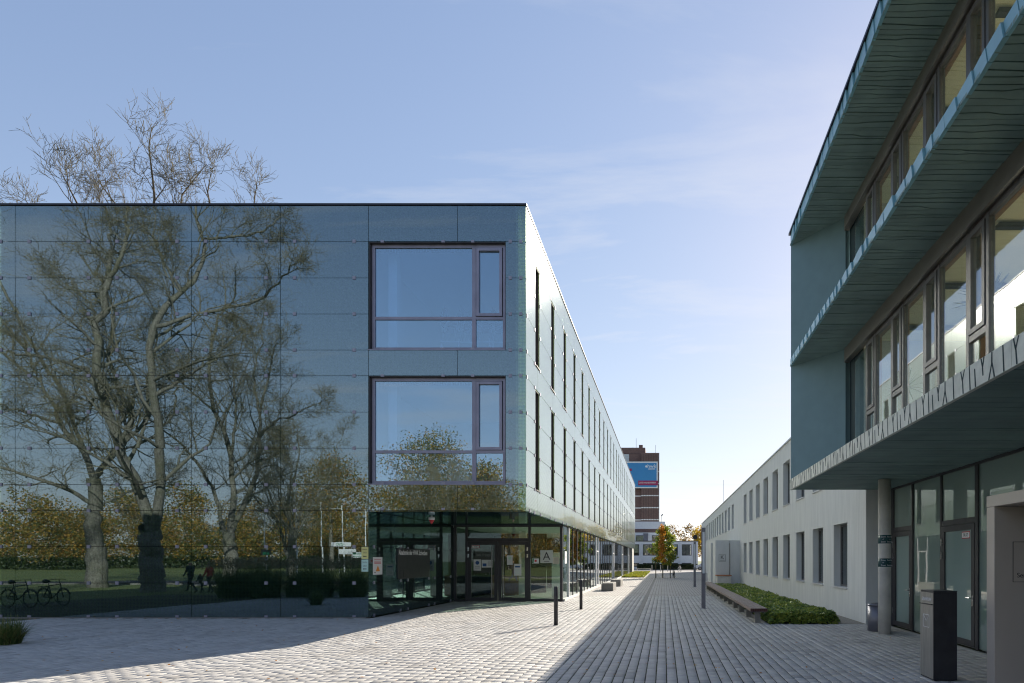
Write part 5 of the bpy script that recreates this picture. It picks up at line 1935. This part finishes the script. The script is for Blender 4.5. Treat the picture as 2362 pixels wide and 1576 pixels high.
def grass_clump(name, loc, n, h, spread, label, seed, plumes=0, group=None):
    r = np.random.default_rng(seed)
    e = empty(name, loc, label, 'grass', group)
    a = r.uniform(0, 2 * np.pi, n)
    ro = spread * 0.35 * np.sqrt(r.random(n))
    ao = r.uniform(0, 2 * np.pi, n)
    L_ = h * r.uniform(0.55, 1.2, n)
    th = 0.05 + min(1.15, 0.95 * spread / h) * r.random(n) ** 0.8
    k = 6
    t = np.linspace(0, 1, k)
    hor = (t[None] ** 1.35) * (L_ * np.sin(th))[:, None]
    ver = (t[None] * np.cos(th * 0.7)[:, None] - 0.45 * np.sin(th)[:, None] * t[None] ** 2.6) * L_[:, None]
    X_ = loc[0] + (ro * np.cos(ao))[:, None] + np.cos(a)[:, None] * hor
    Y_ = loc[1] + (ro * np.sin(ao))[:, None] + np.sin(a)[:, None] * hor
    Z_ = loc[2] + ver
    w = 0.007 * (1 - t[None] ** 1.5) + 0.0012
    sx, sy = -np.sin(a)[:, None] * w, np.cos(a)[:, None] * w
    P0 = np.stack([X_ - sx, Y_ - sy, Z_], -1)
    P1 = np.stack([X_ + sx, Y_ + sy, Z_], -1)
    V_ = np.stack([P0, P1], 2).reshape(-1, 3)
    i_ = np.arange(n * k * 2).reshape(n, k, 2)
    F_ = np.stack([i_[:, :-1, 0], i_[:, :-1, 1], i_[:, 1:, 1], i_[:, 1:, 0]], -1).reshape(-1, 4)
    tag(link('blades', np_mesh(V_, F_, M['blade']), None, e), kind='stuff')
    if plumes:
        c = []
        for q in range(plumes):
            aa = r.uniform(0, 2 * np.pi)
            rr_ = spread * r.uniform(0.1, 0.8)
            for m in range(14):
                c.append((loc[0] + rr_ * math.cos(aa) + r.normal(0, 0.02), loc[1] + rr_ * math.sin(aa) + r.normal(0, 0.02), loc[2] + h * (0.62 + 0.38 * math.cos(rr_ / spread * 1.3)) * r.uniform(0.92, 1.0) + 0.022 * m + r.normal(0, 0.01)))
        c = np.array(c)
        nm = r.normal(size=(len(c), 3))
        nm /= np.linalg.norm(nm, axis=1, keepdims=True)
        V_, F_ = leaf_quads(r, c, nm, 0.055)
        tag(link('plumes', np_mesh(V_, F_, M['plume']), None, e), kind='stuff')
    return e


grass_clump('grass_clump', (-14.35, 12.9, -0.02), 900, 0.62, 0.55, 'green grass clump on the paving at the left edge', 51)
gcs = [(-21.9, 7.5), (-21.0, 7.0), (-19.9, 7.8), (-18.5, 7.2), (-17.1, 7.9), (-15.7, 7.4)]
for i, (x, y) in enumerate(gcs):
    grass_clump('tall_grass_clump', (x, y, -0.02), 1700, 1.75, 1.7, ['leftmost', 'second', 'third', 'fourth', 'fifth', 'rightmost'][i] + ' of the six tall plumed grass clumps mirrored low in the glass front', 60 + i, 170, 'tall grasses beside the forecourt')

# lawn strip by the far glazing
r = np.random.default_rng(71)
lw = MB().box(-4.4, -2.1, 61, 87.5, -0.03, 0.03).build('lawn', M['ground'])
tag(lw, kind='structure')
n = 9000
c = np.stack([-4.4 + 2.3 * r.random(n), 61 + 26.5 * r.random(n) ** 1.2, 0.03 + 0.10 * r.random(n)], 1)
nm = r.normal(size=(n, 3)) * np.array([1, 1, 0.3])
nm /= np.linalg.norm(nm, axis=1, keepdims=True)
V_, F_ = leaf_quads(r, c, nm, 0.16)
lg_ = link('lawn_grass', np_mesh(V_, F_, M['lawn']), None)
tag(lg_, 'yellowish green grass on the lawn strip beside the far glazing', 'grass', None, 'stuff')


def leaf_box(r, x0, x1, y0, y1, z0, z1, n, size):
    c = np.stack([r.uniform(x0, x1, n), r.uniform(y0, y1, n), z0 + (z1 - z0) * r.random(n) ** 0.7], 1)
    nm = r.normal(size=(n, 3))
    nm /= np.linalg.norm(nm, axis=1, keepdims=True)
    return leaf_quads(r, c, nm, size)


hd = empty('hedge', (1.2, 110, 0), 'dark clipped hedge in front of the low concrete building', 'hedge')
V_, F_ = leaf_box(r, -5, 6.2, 109.2, 110.4, 0, 1.0, 9000, 0.22)
tag(link('leaves', np_mesh(V_, F_, M['leaf_hedge']), None, hd), kind='stuff')
box('core', -4.9, 6.1, 109.4, 110.3, -0.05, 0.85, M['leaf_hedge'], hd)


def leafy_tree(name, loc, H, W, n, size, mat, label, group, seed):
    r = np.random.default_rng(seed)
    e = empty(name, loc, label, 'tree', group)
    P_, Q_ = resample([(0, 0, -0.1), (0.1, 0, H * 0.3), (0, 0.1, H * 0.8)], (0.02 * H, 0.006 * H), 6)
    V_, F_ = batch_tubes((P_ + np.array(loc))[None], Q_[None], 8)
    link('trunk', np_mesh(V_, F_, M['bark'], True), None, e)
    b_ = []
    for k in range(14):
        a = k * 2.4
        z = H * (0.36 + 0.52 * (k + 0.5) / 14)
        rr_ = W * 0.5 * math.sin(math.pi * (0.18 + 0.78 * (k + 0.5) / 14)) * r.uniform(0.35, 0.8)
        b_.append(leaf_cloud(r, (loc[0] + rr_ * math.cos(a), loc[1] + rr_ * math.sin(a), z), (W * 0.26, W * 0.26, H * 0.13), n // 14, size, 0.2, 0.35))
    V_, F_ = join(b_)
    link('crown', np_mesh(V_, F_, mat), None, e)


leafy_tree('yellow_tree', (11.5, 170, 0), 12.2, 9.5, 2600, 0.55, M['leaf_yellow'], 'bright yellow autumn tree behind the low concrete building', 'autumn trees at the end of the passage', 81)
leafy_tree('yellow_tree', (11.8, 128, 0), 12.0, 8.0, 2400, 0.45, M['leaf_yellow'], 'yellow tree beside the far end of the grey building', 'autumn trees at the end of the passage', 82)
leafy_tree('autumn_tree', (-41, -66, 0), 26, 19, 14000, 0.30, M['leaf_wood'], 'tall leafy tree far beyond the street, mirrored in the lower front window', 'leafy trees mirrored in the windows', 83)
leafy_tree('autumn_tree', (-56, -62, 0), 21, 13, 8000, 0.32, M['leaf_wood'], 'leafy autumn tree beyond the street left of the tallest one, mirrored in the glass', 'leafy trees mirrored in the windows', 84)
leafy_tree('autumn_tree', (-29, -58, 0), 19, 12, 8000, 0.32, M['leaf_wood'], 'leafy autumn tree beyond the street right of the tallest one, mirrored in the glass', 'leafy trees mirrored in the windows', 85)
for i, (x, y, hh_) in enumerate(((-31, -47, 15), (-25, -50, 13), (-36, -52, 16))):
    bare_tree('bare_tree', (x, y, -0.05), generic_limbs(90 + i, hh_, 3.5, 7, 0.25, 3.8), 90 + i, ['middle', 'right', 'left'][i] + ' slim bare tree of three beyond the street, mirrored in the lower window',
              'slim bare trees mirrored in the window', n=(6, 5, 5, 2), minr=0.012)

# autumn wood beyond the meadow (mirrored) and at the end of the passage


def wood(name, pts, mat, size, per_tree, label, seed):
    r = np.random.default_rng(seed)
    b_ = []
    for x, y, H, W in pts:
        for k in range(7):
            a = k * 2.4 + r.random()
            z = H * (0.14 + 0.74 * (k + 0.5) / 7)
            rr_ = W * 0.42 * math.sin(math.pi * (0.25 + 0.70 * (k + 0.5) / 7)) * r.uniform(0.3, 1.0)
            b_.append(leaf_cloud(r, (x + rr_ * math.cos(a), y + rr_ * math.sin(a), z), (W * 0.30, W * 0.30, H * 0.13), per_tree // 7, size, 0.2, 0.4))
    V_, F_ = join(b_)
    o = link(name, np_mesh(V_, F_, mat), None)
    tag(o, label, 'wood', None, 'stuff')


r = np.random.default_rng(95)
pts = []
for k in range(105):
    x = -165 + 160 * k / 104 + r.normal(0, 1.5)
    pts.append((x, -86 - 16 * (k % 3) + r.normal(0, 3), r.uniform(8, 20) + (5 if k % 3 == 2 else 0), r.uniform(8, 13)))
wood('autumn_wood', pts, M['leaf_wood'], 0.40, 1750, 'autumn coloured wood beyond the meadow, mirrored in the glass front', 96)
V_, F_ = leaf_box(r, -165, -5, -86, -80, 0, 2.4, 16000, 0.5)
o = link('undergrowth', np_mesh(V_, F_, M['leaf_hedge']), None)
tag(o, 'dark undergrowth along the edge of the mirrored wood', 'undergrowth', None, 'stuff')
pts = [(-200 + 7.5 * k + r.normal(0, 1.5), 235 + 14 * (k % 2) + r.normal(0, 3), r.uniform(13, 18), r.uniform(8, 11)) for k in range(41)]
wood('far_wood', pts, M['leaf_far'], 0.7, 900, 'distant brownish autumn wood at the end of the passage', 97)

# ---- flagpoles, lamp and signs by the street (seen in the glass front)
for i, y in enumerate((-28.8, -34.4, -39.7, -44.8, -51.2)):
    f = empty('flagpole', (-44.6, y, 0), ['nearest', 'second', 'third', 'fourth', 'farthest'][i] + ' white flagpole in the row beyond the street, mirrored in the glass front', 'flagpole', 'flagpoles beyond the street')
    MB().tube([(-44.6, y, -0.05), (-44.6, y, 9.2)], [0.10, 0.06], 10).build('pole', M['white'], f)
    MB().tube([(-44.6, y, 9.2), (-44.6, y, 9.35)], [0.09, 0.09], 8).build('cap', M['white'], f)
    MB().tube([(-44.6, y, 8.9), (-46.2, y, 8.95)], 0.02, 5).build('boom', M['white'], f)
sl = empty('street_lamp', (-41.0, -47, 0), 'street lamp with a curved arm among the flagpoles, mirrored in the glass front', 'street lamp')
MB().tube([(-41, -47, 0), (-41, -47, 6.4), (-41.3, -47, 7.2), (-42.1, -47, 7.7), (-43.2, -47, 7.9)], [0.09, 0.06, 0.05, 0.045, 0.04], 8).build('mast', M['steel'], sl)
MB().box(-43.9, -43.1, -47.12, -46.88, 7.84, 7.96).build('lamp_head', M['steel'], sl)
ds = empty('direction_sign', (-43.5, -43, 0), 'white direction sign with green letters on two posts, mirrored in the glass front', 'sign')
for x in (-44.3, -42.6):
    MB().tube([(x, -43, -0.05), (x, -43, 4.1)], 0.04, 6).build('post', M['steel'], ds)
b_ = box('board', -45.1, -42.5, -42.95, -42.9, 3.55, 4.15, M['white'], ds)
text('board_text', '•ZSO', 0.5, (-43.9, -42.885, 3.85), BACKY, M['green_print'], b_)
box('board', -44.2, -41.9, -42.95, -42.9, 2.5, 3.2, M['white'], ds)
b_ = box('board', -42.4, -40.9, -42.95, -42.9, 2.05, 2.75, M['white'], ds)
mm = MB()
for z in (2.62, 2.42, 2.22):
    mm.box(-42.3, -41.0, -42.898, -42.892, z - 0.03, z + 0.03)
mm.build('print_lines', M['green_print'], b_)
pg = empty('parking_sign', (-42.8, -26, 0), 'sign post with green, blue and white plates, mirrored in the glass front', 'sign')
MB().tube([(-42.8, -26, -0.05), (-42.8, -26, 3.0)], 0.035, 6).build('post', M['steel'], pg)
box('plate', -43.3, -42.2, -25.96, -25.92, 2.3, 2.95, M['anthracite'], pg)
box('plate', -43.1, -42.4, -25.9, -25.88, 2.35, 2.62, M['green_print'], pg)
box('plate', -43.0, -42.6, -25.96, -25.92, 1.65, 2.1, M['blue'], pg)
box('plate', -43.0, -42.65, -25.96, -25.92, 1.1, 1.55, M['white'], pg)

# ---- fallen leaves on the paving
r = np.random.default_rng(77)
n = 420
c = np.stack([r.uniform(-16, 5.5, n), 7 + 17 * r.random(n) ** 1.2, np.full(n, 0.008)], 1)
ok = ~((c[:, 1] > 18.3) & (c[:, 0] < -4.2)) & ~((c[:, 0] > 2.4) & (c[:, 1] > 16.9))
c = np.concatenate([c[ok], np.stack([r.uniform(-20, -9.5, 60), r.uniform(18.1, 18.55, 60), np.full(60, 0.01)], 1)])
nm = r.normal(size=(len(c), 3)) * 0.2 + np.array([0, 0, 1])
nm /= np.linalg.norm(nm, axis=1, keepdims=True)
V_, F_ = leaf_quads(r, c, nm, 0.055)
tag(link('fallen_leaves', np_mesh(V_, F_, M['leaf_orange']), None), 'small fallen autumn leaves scattered over the paving', 'leaves', None, 'stuff')

# ---- people beside the forecourt, out of frame but mirrored in the glass


def person(loc, rz, h, label, jacket, trousers, hair, skin=(0.45, 0.28, 0.20), stride=0.28, arm=0.0, pack=False):
    e = empty('person', loc, label, 'person')
    s_ = h / 1.75
    J = {'pel': (0, 0, 0.95), 'wa': (0, 0.01, 1.12), 'ch': (0, 0.0, 1.32), 'ne': (0, 0.0, 1.50), 'he0': (0, 0.01, 1.58), 'he1': (0, 0.015, 1.68),
         'sl': (-0.18, 0, 1.42), 'sr': (0.18, 0, 1.42), 'el': (-0.24, -0.06 + arm * 0.10, 1.15), 'er': (0.24, 0.06, 1.15),
         'wl': (-0.25 - arm * 0.05, 0.08 + arm * 0.28, 0.93 + arm * 0.12), 'wr': (0.25, 0.18, 0.94), 'hl': (-0.25 - arm * 0.05, 0.13 + arm * 0.34, 0.86 + arm * 0.12), 'hr': (0.25, 0.23, 0.87),
         'tl': (-0.09, 0, 0.90), 'tr': (0.09, 0, 0.90), 'kl': (-0.10, stride * 0.6 + 0.03, 0.50), 'kr': (0.10, -stride * 0.35 + 0.04, 0.50),
         'al': (-0.10, stride, 0.09), 'ar': (0.10, -stride - 0.05, 0.12), 'fl': (-0.11, stride + 0.17, 0.035), 'fr': (0.11, -stride + 0.12, 0.035)}
    rad = {'pel': 0.15, 'wa': 0.135, 'ch': 0.16, 'ne': 0.055, 'he0': 0.088, 'he1': 0.085, 'sl': 0.075, 'sr': 0.075, 'el': 0.05, 'er': 0.05, 'wl': 0.035, 'wr': 0.035,
           'hl': 0.03, 'hr': 0.03, 'tl': 0.10, 'tr': 0.10, 'kl': 0.062, 'kr': 0.062, 'al': 0.045, 'ar': 0.045, 'fl': 0.038, 'fr': 0.038}
    E = ['pel-wa', 'wa-ch', 'ch-ne', 'ne-he0', 'he0-he1', 'ch-sl', 'ch-sr', 'sl-el', 'sr-er', 'el-wl', 'er-wr', 'wl-hl', 'wr-hr', 'pel-tl', 'pel-tr', 'tl-kl', 'tr-kr', 'kl-al', 'kr-ar', 'al-fl', 'ar-fr']
    ks = list(J)
    me = bpy.data.meshes.new('body')
    me.from_pydata([tuple(np.array(J[k]) * s_) for k in ks], [tuple(ks.index(q) for q in e_.split('-')) for e_ in E], [])
    o = bpy.data.objects.new('body', me)
    o.parent = e
    COL.objects.link(o)
    sk = o.modifiers.new('skin', 'SKIN')
    sv = me.skin_vertices[0].data
    for i, k in enumerate(ks):
        q = rad[k] * s_
        sv[i].radius = (q, q * (0.72 if k in ('ch', 'wa', 'pel') else 1.0))
        sv[i].use_root = (k == 'pel')
    o.modifiers.new('sub', 'SUBSURF').render_levels = 2
    sk.use_smooth_shade = True
    t = NT('clothing')
    sx = t.n('SeparateXYZ')
    tcn = t.n('TexCoord')
    t.put(sx.inputs[0], tcn.outputs['Object'])
    f = t.math('DIVIDE', sx.outputs[2], 1.85 * s_)
    col = t.ramp(f, [(0.0, (0.02, 0.02, 0.02)), (0.055, trousers), (0.50, jacket), (0.815, skin), (0.915, hair)], 'CONSTANT')
    me.materials.append(t.done(t.principled(col, 0.8)))
    e.rotation_euler = (0, 0, rz)
    if pack:
        bp = bpy.data.objects.new('backpack', box_mesh(0.28 * s_, 0.16 * s_, 0.42 * s_, M['black'], 0.04))
        bp.parent = e
        bp.location = (0, -0.20 * s_, 1.25 * s_)
        COL.objects.link(bp)


person((-27.7, 2.8, -0.01), R(90), 1.74, 'person in dark clothes walking with one arm held out, mirrored in the glass front', (0.02, 0.022, 0.03), (0.02, 0.022, 0.03), (0.03, 0.02, 0.015), arm=1.0)
person((-27.0, 3.0, -0.01), R(85), 1.08, 'child in dark clothes between two walking people, mirrored in the glass front', (0.02, 0.025, 0.035), (0.02, 0.02, 0.02), (0.04, 0.025, 0.015), stride=0.15)
person((-26.4, 3.1, -0.01), R(95), 1.66, 'person in a red jacket walking behind the child, mirrored in the glass front', (0.50, 0.05, 0.04), (0.02, 0.02, 0.03), (0.04, 0.02, 0.012), stride=0.2)
person((-12.6, 3.2, -0.01), R(-90), 1.84, 'white haired person in jeans with a backpack, mirrored in the entrance door', (0.05, 0.055, 0.06), (0.06, 0.10, 0.20), (0.65, 0.64, 0.62), stride=0.36, pack=True)

# ---- lettering becomes mesh
bpy.context.view_layer.update()
dg = bpy.context.evaluated_depsgraph_get()
for o in [q for q in bpy.data.objects if q.type == 'FONT']:
    me = bpy.data.meshes.new_from_object(o.evaluated_get(dg))
    nm = o.name.split('.')[0]
    n_ = bpy.data.objects.new(nm + '_mesh', me)
    n_.parent = o.parent
    n_.location, n_.rotation_euler, n_.scale = o.location, o.rotation_euler, o.scale
    COL.objects.link(n_)
    bpy.data.objects.remove(o)
    n_.name = nm
